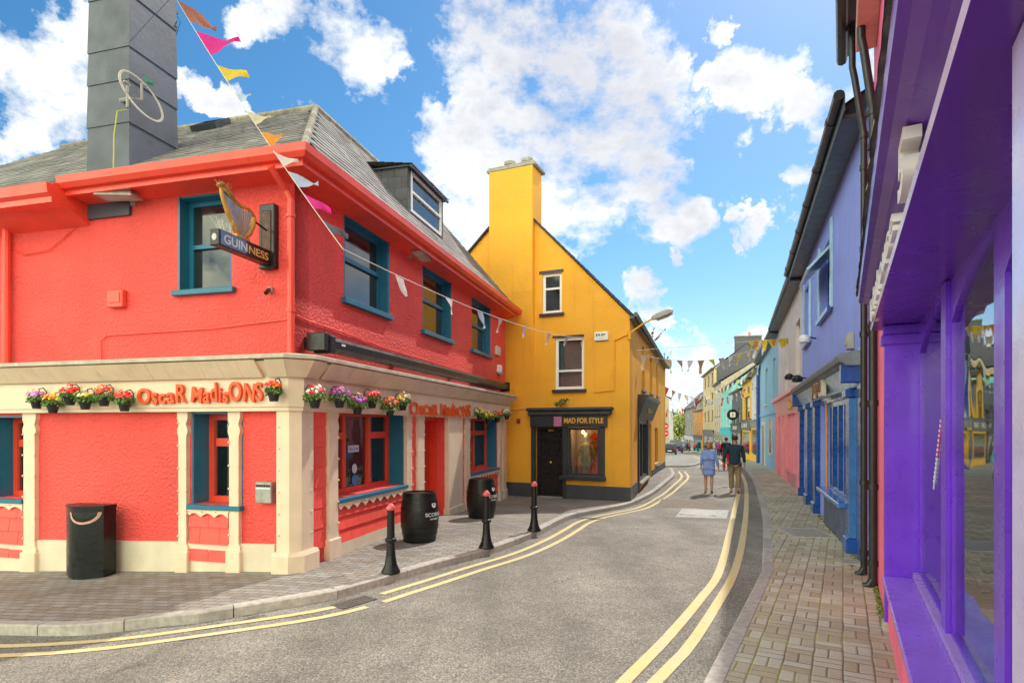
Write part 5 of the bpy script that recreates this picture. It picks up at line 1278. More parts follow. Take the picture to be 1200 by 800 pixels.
MB().box(UB0,-.0,-.03,.0-.001,3.08,3.20).obj('band',M['navy'],bs,FB)
MB().bbox(-.55,.0,-.05,.0-.002,-.3,3.0,.01).obj('corner_board',M['navy'],bs,FB)
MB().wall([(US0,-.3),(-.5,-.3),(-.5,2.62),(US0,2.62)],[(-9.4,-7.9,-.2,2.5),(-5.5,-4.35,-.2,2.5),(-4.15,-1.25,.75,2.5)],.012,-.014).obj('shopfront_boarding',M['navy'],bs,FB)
t=thing('shop_sign','cream square sign with brown script lettering on the blue fascia','sign',F=FB)
MB().bbox(-4.9,-3.1,-.24,-.16,2.60,3.0,.01).obj('board',M['ccream'],t,FB); m=MB(); text(m,'Jungle',-4.7,-3.3,2.70,.24,-.245,.02,.012,1,2); m.obj('lettering',M['brownsign'],t,FB)
def globe(F,u,z,label,name='globe_lamp',m_=None):
    t=thing(name,label,'wall lamp',tuple(F.w(u,0,z)),math.atan2(F.ud[1],F.ud[0])); MB().tube([(0,0,0),(0,-.22,.05)],.02,6).obj('arm',M['black'],t); MB().lathe([(.03,-.12),(.13,-.10),(.15,-.02),(.09,.06),(.03,.09)],(0,-.26,.02),12).obj('shade',m_ or M['whitep'],t)
globe(FB,FB.u(951,.1),4.15,'white lamp beside the far upper window of the blue house')
t=wallbox('wall_box',FB,1000,400,.22,.26,.10,M['lampgrey'],'grey meter box beside the downpipes above the blue cornice','junction box')
globe(FB,FB.u(942,.1),3.32,'small dark lamp over far end of the blue shopfront',m_=M['black'])
# downpipes between buildings
t=thing('downpipe','pair of tall black iron downpipes where blue and pink walls meet','drainpipe',tuple(FB.w(0,0,0)),math.atan2(FB.ud[1],FB.ud[0]))
for uu,yy,r_ in ((FB.u(1011.5,.16),-.15,.043),(FB.u(1022,.17),-.16,.050)):
    m=MB(); top=5.95 if uu<-.3 else 5.95
    pts=[(uu,yy,.02),(uu,yy,top)]
    if uu<-.3: pts+=[(uu-.02,yy-.1,top+.16),(uu-.05,-.40,top+.30),(uu-.08,-.42,top+.60)]
    else: pts+=[(uu+.01,yy-.02,top+.12),(uu+.06,-.27,top+.75),(uu+.07,-.30,top+.9),(uu+.07,-.30,top+1.5)]
    m.tube(pts,r_,12)
    for z in (.3,1.25,2.3,3.25,4.4,5.5,5.93): m.tube([(uu,yy,z-.035),(uu,yy,z+.035)],r_*1.28,12); m.tube([(uu,yy,z),(uu,.0,z)],.02,5)
    m.tube([(uu,yy,.1),(uu-.0,yy-.04,.02),(uu-.02,yy-.10,.0)],[r_,r_,r_*.95],10)
    autosmooth(m.obj('pipe',M['pipe'],t),50)
MB().bbox(-.28,.08,-.34,-.05,-.1,.03,.02).obj('gully_surround',M['concrete'],t)
# ================================================================ REST OF THE RIGHT ROW
def house(name,label,Pn,Pf,H,wm,wins,shop,roofm=None,rh=2.4,depth=8,extra=None,gut=True,gm=None,winm=None,frm=None):
    F=Fr((Pn.x,Pn.y),((Pn-Pf).x,(Pn-Pf).y)); L_=(Pn-Pf).length; c=(Pn+Pf)/2; zb=g(Pf.x,Pf.y)-1.0; z0=g(c.x,c.y)
    t=thing(name,label,'building',F=F)
    holes=[(-L_*b,-L_*a,z0+p,z0+q) for a,b,p,q in wins]
    MB().wall([(-L_,zb),(0,zb),(0,H),(-L_,H)],holes,.3).obj('wall',wm,t,F)
    gw=gm or wm
    for uu in (-L_,-.25):
        m=MB(); m.prism([(.3,zb),(depth,zb),(depth,H),(depth/2,H+rh),(.3,H+.1)],uu,uu+.25,'x'); m.obj('side_wall',gw,t,F)
    MB().box(-L_+.25,-.25,depth-.25,depth,zb,H).obj('rear_wall',wm,t,F)
    rm=roofm or M['slatedark']
    MB().add([(.05,-.35,H-.05),(-L_-.05,-.35,H-.05),(-L_-.05,depth/2,H+rh+.05),(.05,depth/2,H+rh+.05),(.05,depth+.3,H-.05),(-L_-.05,depth+.3,H-.05)],[(0,1,2,3),(3,2,5,4)]).obj('roof',rm,t,F)
    if gut: MB().tube([(-L_,-.38,H-.03),(.0,-.38,H-.03)],.07,6).box(-L_,0,-.34,-.001,H-.16,H-.1).obj('gutter',M['gutter'],t,F)
    for h in holes:
        window(t,h[0],h[1],h[2],h[3],.12,frm or M['white'],.08,(.5,),(),winm,(wm if not frm else frm,.1,.1,.1),None,F,.06)
    if shop:
        fm,sm,fz0,fz1,bays=shop
        MB().prism([(0,z0+fz0),(-.12,z0+fz0),(-.18,z0+fz1),(-.26,z0+fz1+.03),(-.26,z0+fz1+.12),(0,z0+fz1+.15)],-L_+.1,-.1,'x').obj('shop_fascia',fm,t,F)
        xs_=sorted(set([0,1]+[b for bb in bays for b in bb]))
        for k,(a,b) in enumerate(bays):
            u0,u1=-L_*b,-L_*a; f=MB().box(u0,u0+.12,-.08,.0-.002,zb,z0+fz0).box(u1-.12,u1,-.08,-.002,zb,z0+fz0).box(u0+.12,u1-.12,-.08,-.002,z0+fz0-.14,z0+fz0).box(u0+.12,u1-.12,-.08,-.002,z0-.3,z0+.5)
            fo=f.obj('shopfront',sm,t,F); B(u0+.12,u1-.12,-.03,-.004,z0+.5,z0+fz0-.14).obj('pane',M['glassd'],fo)
    return t,F,L_,z0
# lilac/pink
t,F,L_,z0=house('pink_shop','pale lilac house with pink timber shopfront next to the blue shop',PR[1],PR[2],6.55,M['lilacwall'],[(.06,.20,3.3,5.4),(.48,.62,3.35,5.4)],None,frm=M['palestone'])
z0=g(9.5,20)
MB().prism([(0,z0+2.45),(-.10,z0+2.45),(-.18,z0+3.05),(-.30,z0+3.08),(-.30,z0+3.22),(0,z0+3.26)],-L_+.1,.0,'x').obj('shop_fascia',M['pinkshop'],t,F)
m=MB()
for u in (-.25,-4.3,-6.3,-8.2,-L_+.35): m.bbox(u-.16,u+.16,-.16,-.002,z0-.9,z0+2.45,.01)
m.obj('pilaster',M['pinkshop'],t,F)
MB().box(-4.2,-.4,-.05,-.003,z0-.6,z0+.5).box(-4.2,-.4,-.14,-.051,z0+.42,z0+.5).box(-4.2,-.4,-.03,-.004,z0+.5,z0+2.45).obj('stall_riser',mat('rose_paint',(.74,.26,.33),.4,.1,3,streak=.3),t,F)
m=MB()
for k in range(14): m.box(-4.1+k*.28,-4.04+k*.28,-.05,-.031,z0+.5,z0+2.45)
m.obj('shutter_slats',M['pinkshop'],t,F); MB().box(-8.1,-6.4,-.03,-.004,z0-.8,z0+2.4).obj('door',mat('deep_pink',(.45,.06,.12),.4),t,F)
m=MB(); text(m,'blush',-3.0,-1.7,z0+2.62,.32,-.17,.02,.01); m.obj('lettering',M['gold'],t,F)
globe(F,-1.2,z0+3.6,'dark lamp with blue light shade above the pink shopfront',m_=M['black'])
t,F,L_,z0=house('light_blue_house','light blue rendered house between the pink and yellow shopfronts',PR[2],PR[3],6.45,M['lblue'],[(.12,.22,3.6,5.7),(.50,.62,3.6,5.7)],None,frm=M['ccream'])
MB().box(-L_,0,-.06,-.001,z0+2.95,z0+3.08).obj('band',M['lblue'],t,F)
MB().box(-L_*.40,-L_*.40+.12,-.05,-.001,z0+.9,z0+2.7).box(-L_*.26,-L_*.26+.14,-.05,-.001,z0+.9,z0+2.7).box(-L_*.40,-L_*.26,-.05,-.001,z0+.8,z0+.9).obj('window_surround',M['ccream'],t,F)
MB().box(-L_*.39,-L_*.27,-.02,-.003,z0+.9,z0+2.7).obj('pane',M['glassd'],t,F)
MB().box(-L_*.80,-L_*.62,-.04,-.002,z0-.3,z0+2.6).obj('door',M['ccream'],t,F); MB().box(-L_*.78,-L_*.70,-.05,-.041,z0-.3,z0+2.4).obj('door_panel',M['darkpaint'],t,F)
MB().tube([(-L_+.2,-.15,-1.2),(-L_+.2,-.15,6.3)],.12,8).obj('downpipe',M['navy'],t,F)
house('white_yellow_house','narrow white house with bright yellow ground floor doors',PR[3],PR[4],6.1,M['whitewall'],[(.35,.6,3.6,5.5)],(M['stone'],M['yel2'],2.5,3.0,[(.05,.95)]))
t,F,L_,z0=house('yellow_house','bright yellow narrow house with grey shop sign and wide upper window',PR[4],PR[5],6.0,M['yel2'],[(.2,.75,3.4,5.4)],(M['darkpaint'],M['yel2'],2.5,3.3,[(.1,.9)]),frm=M['darkpaint'])
m=MB(); text(m,'CAFE',-L_*.8,-L_*.2,z0+2.75,.35,-.19,.01); m.obj('lettering',M['whitep'],t,F)
cb=MB().bbox(-L_*.2-1.6,-L_*.2+.2,1.0,1.8,6.2,8.9,.02); cc=cb.obj('chimney',M['whitewall'],t,F); MB().box(-L_*.2-1.7,-L_*.2+.3,.9,1.9,8.9,9.02).obj('chimney_cap',M['stone'],cc)
for k in range(4): MB().lathe([(.13,0),(.11,.4),(.14,.42),(.14,.5)],(-L_*.2-1.35+k*.42,1.4,9.02),8).obj('chimney_pot',M['terracotta'],cc)
t,F,L_,z0=house('dark_house','dark slate grey fronted bar with yellow green flowers and round sign',PR[5],PR[6],5.6,M['slatedark'],[(.2,.35,3.3,4.9),(.6,.75,3.3,4.9)],(M['slategrey'],M['darkpaint'],2.5,3.3,[(.08,.48),(.52,.92)]))
m=MB(); text(m,'BAR',-L_*.7,-L_*.3,z0+2.75,.4,-.19,.01); m.obj('lettering',M['whitep'],t,F)
tt=thing('round_sign','round black hanging sign with white numeral disc on the dark bar','sign',tuple(F.w(-1.2,-.0,z0+4.1)),math.atan2(F.ud[1],F.ud[0]))
MB().tube([(0,0,.2),(0,-.5,.2)],.03,6).obj('bracket',M['black'],tt)
MB().lathe([(0,-.08),(.50,-.08),(.53,0),(.50,.08),(0,.08)],(0,0,0),24).obj('disc',M['blackgloss'],tt,M0=W[tt]@Matrix.Translation((0,-.75,.1))@Matrix.Rotation(R(90),4,'Y'))
MB().bbox(-.03+.0,.03,-.24,.24,-.24,.24,.05).obj('face',M['whitep'],tt,M0=W[tt]@Matrix.Translation((.09,-.75,.1)))
m=MB(); vs,fs=text_mesh('3',.34,.01,.01); m.add([(.13+v.z,-.85+v.x,-.0+v.y) for v in vs],fs); m.obj('numeral',M['black'],tt)
house('turquoise_house','turquoise rendered house with deeper turquoise shopfront',PR[6],PR[7],6.7,M['turq'],[(.15,.3,3.4,5.4),(.45,.6,3.4,5.4),(.75,.88,3.4,5.4)],(M['turq2'],M['turq2'],2.4,3.1,[(.08,.48),(.52,.92)]),rh=3.2)
house('stone_shop','pale stone fronted building with narrow upper windows beyond turquoise house',PR[7],PR[8],8.0,M['palestone'],[(.12,.24,2.9,4.3),(.42,.54,2.9,4.3),(.72,.84,2.9,4.3),(.12,.24,5.1,6.6),(.42,.54,5.1,6.6),(.72,.84,5.1,6.6)],(M['stone'],M['stone'],2.0,2.5,[(.1,.9)]),frm=M['darkpaint'])
t,F,L_,z0=house('tall_cream_house','tall cream four storey house with dark slate gable and big chimney',PR[8],PR[9],10.7,M['creamwall'],[(a,a+.12,p,p+1.6) for a in (.1,.42,.74) for p in (5.0,7.6,10.6)],(M['darkpaint'],M['gutter'],2.6,3.4,[(.05,.5),(.52,.95)]),rh=3.4,depth=9,gm=M['slatedark'],frm=M['darkpaint'])
cc=MB().bbox(-1.4,-.2,3.0,6.6,11.5,15.2,.03).obj('chimney',M['slatedark'],t,F); MB().box(-1.5,-.1,2.9,6.7,15.2,15.35).obj('chimney_cap',M['stone'],cc); MB().lathe([(.2,0),(.15,.6)],(-.8,5,15.35),8).obj('chimney_pot',M['terracotta'],cc)
# far end
def PX(px,Y): return Vector(((px-600)/F_*Y,Y))
house('orange_shop','small orange upper fronted shop at the far bend',PX(823,112),PX(813,122),5.2,M['orange'],[(.3,.45,3.6,4.8),(.6,.75,3.6,4.8)],(M['gutter'],M['turq2'],2.2,2.9,[(.1,.9)]),rh=1.5)
house('grey_stone_house','grey stone corner house with white ground floor closing the street view',PX(814,124),PX(801,150),6.2,M['stone'],[(a,a+.1,3.6,5.4) for a in (.1,.35,.6,.82)],(M['whitewall'],M['whitewall'],2.4,2.9,[(.05,.48),(.52,.95)]),rh=4.2)
house('far_white_house','white two storey house far left beyond the parked cars',PX(784,118),PX(789,112),4.6,M['whitewall'],[(.2,.35,2.6,4.0),(.6,.75,2.6,4.0)],None,rh=1.6)
house('cream_far_house','small grey house behind the red no entry sign',PX(776,96),PX(784,92),6.5,M['palestone'],[(.2,.35,3.6,5.0),(.6,.75,3.6,5.0)],None,rh=1.8)
# ================================================================ trees
def tree(P,h,r,label,lm,seed=1,nl=2600,ls=.28):
    rr=random.Random(seed); t=thing('tree',label,'tree',tuple(P)); m=MB(); m.tube([(0,0,-.5),(0,0,h*.25),(.1,0,h*.55)],[.28,.2,.1],8)
    cl=[]
    for k in range(16):
        a=rr.uniform(0,6.28); q=rr.uniform(.2,1)*r; c=Vector((q*math.cos(a),q*math.sin(a),h*rr.uniform(.4,.92))); cl.append((c,r*rr.uniform(.28,.5))); m.tube([(0,0,h*.3),c*.6+Vector((0,0,h*.15)),c],[.1,.06,.02],5)
    m.obj('trunk',M['bark'],t); m=MB()
    for k in range(nl):
        c,q=rr.choice(cl); d=Vector((rr.gauss(0,1),rr.gauss(0,1),rr.gauss(0,.8))).normalized()*q*rr.uniform(.5,1)**.5; p=c+d; s=ls*rr.uniform(.6,1.2)
        nrm=(d.normalized()+Vector((rr.uniform(-.7,.7),rr.uniform(-.7,.7),rr.uniform(-.3,.9)))).normalized(); e1=nrm.orthogonal().normalized(); e2=nrm.cross(e1); m.add([p-e1*s,p+e2*s*.6,p+e1*s,p-e2*s*.6],[(0,1,2,3)])
    m.obj('crown',lm,t,recalc=False)
q=PX(796,150); tree(Vector((q.x,q.y,g(q.x,q.y))),9.0,4.0,'bright yellow green tree at the far end of the street',M['leafy'],3)
# ================================================================ vehicles
TY=mat('tyre',(.02,.02,.02),.8); 
def vehicle(name,label,P,rz,L_,Wd,prof,glassz,paint,group='vehicles parked at the far end of the street'):
    t=thing(name,label,'car' if name!='van' else 'van',(P.x,P.y,g(P.x,P.y)+ROAD),rz,group)
    zb=glassz
    def hw(z): return Wd/2*(1 if z<zb else 1-.16*(z-zb)/.6)
    m=MB(); n=len(prof); vs=[(-hw(z)*.98,y,z) for y,z in prof]+[(hw(z)*.98,y,z) for y,z in prof]
    tri=geometry.tessellate_polygon([[Vector((y,z,0)) for y,z in prof]])
    m.add(vs,[tuple(x) for x in tri]+[tuple(i+n for i in x[::-1]) for x in tri]+[(i,(i+1)%n,(i+1)%n+n,i+n) for i in range(n)]); m.obj('body',paint,t)
    # glass: rear window and side windows
    top=max(z for y,z in prof); ry=min(y for y,z in prof)
    yr=[y for y,z in prof if abs(z-top)<.06]; y0,y1=min(yr),max(yr)
    h0,h1=hw(zb+.05)-.0,hw(top-.1)
    for s in (-1,1):
        MB().add([(s*(h0+.0),y0-.25,zb+.05),(s*(h0),y1+.35,zb+.05),(s*(h1+.0),y1-.02,top-.1),(s*(h1),y0+.05,top-.1)],[(0,1,2,3)]).obj('side_window',M['glassd'],t)
    pts=[p for p in prof]; i=max(range(n),key=lambda k:(prof[k][1]>=top-.06)*100-prof[k][0]); a=prof[i]; b=prof[(i+1)%n] if prof[(i+1)%n][0]<=a[0]+.01 else prof[i-1]
    def back(t_): return (a[0]+(b[0]-a[0])*t_-.012,a[1]+(b[1]-a[1])*t_)
    q0,q1=back(.12),back(.85)
    MB().add([(-h1*.85,q0[0],q0[1]),(h1*.85,q0[0],q0[1]),(h0*.85,q1[0],q1[1]),(-h0*.85,q1[0],q1[1])],[(0,1,2,3)]).obj('rear_window',M['glassd'],t)
    for s in (-1,1):
        for y in (ry+.8,ry+L_-.85):
            w=MB().lathe([(.2,-.1),(.32,-.1),(.34,-.06),(.34,.06),(.32,.1),(.2,.1)],(0,0,0),16).obj('wheel',TY,t,M0=W[t]@Matrix.Translation((s*(Wd/2-.08),y,.34))@Matrix.Rotation(R(90),4,'Y'))
            MB().lathe([(.0,-.105),(.2,-.105),(.2,.105),(0,.105)],(0,0,0),12).obj('rim',M['steel'],w)
        MB().box(s*Wd*.34,s*Wd*.46,ry-.02,ry+.04,.75,1.0).obj('tail_light',mat('tail_lamp',(.5,.02,.02),.3),t)
    MB().box(-.26,.26,ry-.03,ry+.01,.5,.62).obj('number_plate',M['whitep'],t)
hatch=[(-2.1,.3),(-2.15,.9),(-2.05,1.0),(-1.6,1.45),(.3,1.47),(1.1,.98),(2.0,.85),(2.15,.6),(2.1,.28)]
suv=[(-2.2,.35),(-2.25,1.05),(-2.15,1.15),(-1.95,1.78),(.5,1.8),(1.2,1.15),(2.15,1.02),(2.3,.7),(2.25,.33)]
vanp=[(-2.5,.35),(-2.55,1.1),(-2.52,1.2),(-2.45,2.05),(1.2,2.08),(1.9,1.3),(2.4,1.05),(2.5,.7),(2.45,.33)]
CB=mat('black_car_paint',(.02,.022,.025),.25,.05,3,coat=.8); CN=mat('navy_car_paint',(.012,.03,.10),.25,.05,3,coat=.8); CG=mat('grey_car_paint',(.06,.065,.08),.25,.05,3,coat=.8)
q=PX(784.5,80); vehicle('parked_car','black hatchback parked at left of the far street end',q,R(-14),4.2,1.75,hatch,.98,CB)
q=PX(791.5,94); vehicle('van','dark blue van parked behind the black hatchback',q,R(-14),5,2.1,vanp,1.15,CN)
q=PX(803,122); vehicle('parked_car','dark grey tall car parked near the far pedestrians',q,R(-14),4.5,1.9,suv,1.1,CG)
# no entry sign
q=PX(779.3,74); t=thing('no_entry_sign','round red no entry sign on a grey post at far left','road sign',(q.x,q.y,g(q.x,q.y)),R(-10))
MB().tube([(0,0,0),(0,0,4.2)],.04,8).obj('post',M['lampgrey'],t)
for z in (3.5,2.6):
    d=MB().lathe([(0,-.02),(.42,-.02),(.42,.02),(0,.02)],(0,0,0),24).obj('disc',mat('sign_red',(.7,.01,.02),.4),t,M0=W[t]@Matrix.Translation((0,-.07,z))@Matrix.Rotation(R(90),4,'X')); MB().box(-.28,.28,-.10,-.092,z-.06,z+.06).obj('bar',M['whitep'],t)
# ================================================================ PEOPLE
def skin(name,V,E,Rr,m_,parent,sub=2):
    me=bpy.data.meshes.new(name); me.from_pydata(V,E,[]); o=bpy.data.objects.new(name,me); COL.objects.link(o)
    o.modifiers.new('s','SKIN'); o.modifiers['s'].use_smooth_shade=True
    for i,r in enumerate(Rr):
        sv=me.skin_vertices[0].data[i]; sv.radius=r if isinstance(r,tuple) else (r,r); sv.use_root=(i==0)
    sb=o.modifiers.new('b','SUBSURF'); sb.levels=sub; sb.render_levels=sub
    dg=bpy.context.evaluated_depsgraph_get(); dg.update(); nm=bpy.data.meshes.new_from_object(o.evaluated_get(dg)); bpy.data.objects.remove(o)
    nm.materials.clear(); nm.materials.append(m_); nm.polygons.foreach_set('use_smooth',[True]*len(nm.polygons)); return raw(name,nm,parent)
SKN=mat('skin',(.50,.27,.18),.5,.06,9)
def person(label,loc,rz,h=1.75,top=(.02,.05,.12),bottom=(.30,.22,.13),hair=(.05,.03,.02),dress=None,stride=.18,arm=(.05,-.05),hairlen=0,shoe=(.3,.25,.2),fingers=True,shorts=False,female=False,group=None,elbow=0,toplen=.9):
    t=thing('person',label,'person',loc,rz,group); k=h/1.75; sh=.165 if female else .195; hp=.095
    def s(v): return tuple(c*k for c in v)
    J=dict(pel=(0,0,.96),sp=(0,-.01,1.14),ch=(0,0,1.34),nk=(0,0,1.47),hb=(0,.015,1.56),hm=(0,.02,1.645),ht=(0,.01,1.69))
    V=[];E=[];Rr=[];idx={}
    def add(n,v,r,p=None):
        idx[n]=len(V); V.append(s(v)); Rr.append(tuple(x*k for x in (r if isinstance(r,tuple) else (r,r))))
        if p: E.append((idx[p],idx[n]))
    add('pel',J['pel'],(.145 if female else .15,.11)); add('sp',J['sp'],(.12 if female else .14,.095),'pel'); add('ch',J['ch'],(.15,.11),'sp'); add('nk',J['nk'],.055,'ch'); add('hb',J['hb'],.058,'nk'); add('hm',J['hm'],(.078,.095),'hb'); add('ht',J['ht'],(.07,.085),'hm')
    legs={}
    for sd,ss,st in (('L',-1,stride),('R',1,-stride)):
        hip=(ss*hp,0,.90); kn=(ss*hp*1.05,st*.55+.03,.49); an=(ss*hp*1.0,st*1.0-.03,.085+(.05 if st<0 else 0)); to=(ss*hp*1.2,st*1.0+.12,.03)
        add('hip'+sd,hip,.09,'pel'); add('kn'+sd,kn,.058,'hip'+sd); add('cf'+sd,(ss*hp*1.03,(kn[1]+an[1])/2-.02,.33),.055,'kn'+sd); add('an'+sd,an,.038,'cf'+sd); add('to'+sd,to,(.04,.03),'an'+sd); legs[sd]=(hip,kn,an,to)
    arms={}
    for sd,ss,aa in (('L',-1,arm[0]),('R',1,arm[1])):
        out=elbow if isinstance(elbow,(int,float)) else elbow[0 if sd=='L' else 1]
        S0=(ss*sh,0,1.40); el=(ss*(sh+.06+out),aa*.5-.03,1.12); wr=(ss*(sh+.08+out*1.8),aa+.03,.88); pm=(ss*(sh+.085+out*2),aa+.05,.81)
        add('s'+sd,S0,.06,'ch'); add('e'+sd,el,.042,'s'+sd); add('w'+sd,wr,.028,'e'+sd); add('p'+sd,pm,(.036,.02),'w'+sd); arms[sd]=(S0,el,wr,pm)
        if fingers:
            for j,(dx,L1) in enumerate(((-.024,.062),(-.008,.072),(.008,.068),(.022,.055))):
                b=(pm[0],pm[1]+dx,pm[2]-.035); add('f%d'%j+sd,b,.0095,'p'+sd); add('g%d'%j+sd,(b[0]-ss*.008,b[1],b[2]-L1*.55),.0085,'f%d'%j+sd); add('h%d'%j+sd,(b[0]-ss*.024,b[1],b[2]-L1),.0075,'g%d'%j+sd)
            add('t0'+sd,(pm[0]-ss*.01,pm[1]+.04,pm[2]+.01),.011,'p'+sd); add('t1'+sd,(pm[0]-ss*.016,pm[1]+.055,pm[2]-.03),.009,'t0'+sd)
    skin('body',V,E,Rr,SKN,t,2)
    # face details
    m=MB(); m.ball(s((0,.125,1.615)),.016*k,6,(.8,1,1.4)); 
    for ss in (-1,1): m.ball(s((ss*.083,.01,1.625)),.026*k,6,(.4,.8,1.2))
    m.obj('nose_and_ears',SKN,t,smooth=True)
    m=MB()
    for ss in (-1,1): m.ball(s((ss*.032,.104,1.645)),.012*k,6)
    m.obj('eyes',mat('eye',(.05,.04,.04),.2,0),t)
    MB().ball(s((0,.108,1.575)),.02*k,6,(1.2,.4,.35)).obj('mouth',mat('lips',(.40,.10,.09),.5,0),t)
    # hair
    m=MB(); m.ball(s((0,-.012,1.665)),.105*k,14,(.90,1.02,.98)); 
    hv=[]
    if hairlen: m.ball(s((0,-.065,1.665-hairlen*.55)),.088*k,12,(1.0,.62,hairlen/.088*.8)); m.ball(s((.0,-.08,1.66-hairlen)),.045*k,8,(1,.6,1.2))
    hm=mat('hair_%.2f_%.2f'%(hair[0],hair[1]),hair,.55,.4,60,.008,80); o=m.obj('hair',hm,t,smooth=True)
    for v in o.data.vertices:
        if v.co.y>.055*k and v.co.z<1.70*k: v.co.y=.05*k
        if not hairlen and v.co.z<1.60*k: v.co.z=1.60*k; v.co.y*=.9
        v.co+=Vector((noise.noise(v.co*30),noise.noise(v.co*31),noise.noise(v.co*29)))*.006
    # clothes
    def cloth(n): 
        return mat('cloth_%.2f_%.2f_%.2f'%n,n,.85,.14,10,.004,30)
    def limb(pts,rs): return pts,rs
    def chain(V,E,Rr,p0,pts,rs):
        for q,r in zip(pts,rs): V.append(s(q)); Rr.append(tuple(x*k for x in (r if isinstance(r,tuple) else (r,r)))); E.append((p0,len(V)-1)); p0=len(V)-1
        return p0
    tc_=dress or top
    V=[s((0,0,.98))];E=[];Rr=[((.205 if dress else .18)*k,(.15 if dress else .13)*k)]
    if dress:
        chain(V,E,Rr,0,[(0,0,.84),(0,0,.70),(0,0,.56)],[(.215,.165),(.228,.175),(.245,.185)])
    else:
        chain(V,E,Rr,0,[(0,0,toplen)],[(.195,.14)])
    c=chain(V,E,Rr,0,[(0,-.01,1.15),(0,0,1.36),(0,0,1.43),(0,0,1.485)],[(.155 if not dress else .17,.118),(.168,.126),(.12,.10),(.07,.07)]); c=c-2
    for sd in 'LR':
        S0,el,wr,pm=arms[sd]; w2=tuple(el[i]+(wr[i]-el[i])*.86 for i in range(3)); bell=.052 if dress else .045
        chain(V,E,Rr,c,[S0,tuple((S0[i]+el[i])/2 for i in range(3)),el,w2],[.078,.068 if not dress else .07,.058 if not dress else .06,bell])
    skin('dress' if dress else 'top',V,E,Rr,cloth(tc_),t)
    if not dress or bottom:
        pass
    if not dress:
        V=[s((0,0,.97))];E=[];Rr=[(.185*k,.13*k)]
        for sd in 'LR':
            hip,kn,an,to=legs[sd]; a2=(an[0],an[1],an[2]+.03)
            if shorts: a2=(kn[0],kn[1],kn[2]+.05)
            pts=[(hip[0],0,.86),((hip[0]+kn[0])/2,kn[1]/2,.68),kn,a2] if not shorts else [(hip[0],0,.86),((hip[0]+kn[0])/2,kn[1]/2,.68),a2]
            chain(V,E,Rr,0,pts,[.118,.100,.082,.072][:len(pts)])
        skin('trousers',V,E,Rr,cloth(bottom),t)
    m=MB()
    for sd in 'LR':
        an,to=legs[sd][2],legs[sd][3]; pts=[(an[0],an[1]-.06,an[2]-.045),(an[0],an[1],an[2]-.035),((an[0]+to[0])/2,(an[1]+to[1])/2,.038),(to[0],to[1]+.03,.028)]
        m.tube([s(p) for p in pts],[.03*k,.042*k,.044*k,.034*k],8)
    m.obj('shoes',cloth(shoe),t,smooth=True); return t
D=R(-20)
def road(px,py): p=gp(px,py,ROAD); return (p.x,p.y,p.z+.0)
pm_=gp(861,577.5,ROAD); pw=gp(830.5,577.5,ROAD)
person('man in dark navy jumper and khaki trousers walking away holding hands',tuple(pm_),R(-21),1.86,(.012,.035,.065),(.27,.20,.12),(.05,.028,.018),stride=.12,arm=(-.02,.05),elbow=(.03,.0),shoe=(.32,.25,.18))
person('woman in loose pale blue tunic dress walking beside the man',tuple(pw),R(-19),1.66,dress=(.24,.34,.72),bottom=None,hair=(.34,.18,.07),stride=.07,arm=(.0,-.0),elbow=(.0,.035),hairlen=.13,shoe=(.38,.22,.15),female=True)
p=gp(851,551,ROAD); person('person in bright red trousers and black top ahead of the couple',tuple(p),R(-20),1.78,(.015,.015,.02),(.72,.015,.02),(.05,.03,.02),stride=.08,shoe=(.02,.02,.02),fingers=False)
FARP=[(842,66,(.25,.02,.25),(.03,.03,.05),'person in purple top standing behind the walking couple'),(847,64,(.65,.02,.04),(.02,.02,.03),'person in red jacket just left of the man in navy'),(837.5,70,(.6,.5,.3),(.25,.2,.15),'person in beige top behind the woman'),
 (808,106,(.60,.02,.03),(.03,.03,.05),'far person in red top beside the parked grey car'),(813.5,104,(.65,.12,.08),(.02,.03,.04),'far person in orange red top and black trousers'),(801,108,(.25,.4,.55),(.1,.15,.3),'far person in pale blue clothes near the van'),
 (798,104,(.20,.12,.14),(.05,.05,.06),'far person in dull brown jacket beside the van'),(805,112,(.05,.05,.06),(.04,.04,.05),'far person in black between the blue and red figures'),(818,100,(.03,.10,.09),(.02,.02,.03),'far person in dark green in front of the orange shop')]
for i,(px,Y,tp,bt,l) in enumerate(FARP):
    q=PX(px,Y); person(l,(q.x,q.y,g(q.x,q.y)+ROAD),R(150+37*i),1.68+.03*(i%4),tp,bt,(.08+.02*(i%3),.05,.03),stride=.1,fingers=False,group='distant pedestrians')
# ================================================================ BUNTING
CLB=dict(brown=(.42,.15,.10),pink=(.75,.03,.28),yellow=(.75,.55,.05),white=(.72,.72,.72),cream=(.70,.60,.42),pblue=(.45,.58,.75),dark=(.10,.10,.14),orange=(.75,.30,.04),tan=(.45,.32,.18),green=(.35,.55,.05),red=(.6,.08,.05),grey=(.4,.4,.42))
def cmat(c):
    n='bunting_'+c
    if n in MATS: return MATS[n]
    m=mat(n,CLB[c],.8,.08,8); nt=m.node_tree; out=nt.nodes['Material Output']; p=nt.nodes['Principled BSDF']; tr=nt.nodes.new('ShaderNodeBsdfTranslucent'); tr.inputs[0].default_value=(*CLB[c],1); mx=nt.nodes.new('ShaderNodeMixShader'); mx.inputs[0].default_value=.45
    nt.links.new(p.outputs[0],mx.inputs[1]); nt.links.new(tr.outputs[0],mx.inputs[2]); nt.links.new(mx.outputs[0],out.inputs[0]); return m
def V3(px,py,Y): return Vector(((px-600)/F_*Y,Y,EYE+(500-py)/F_*Y))
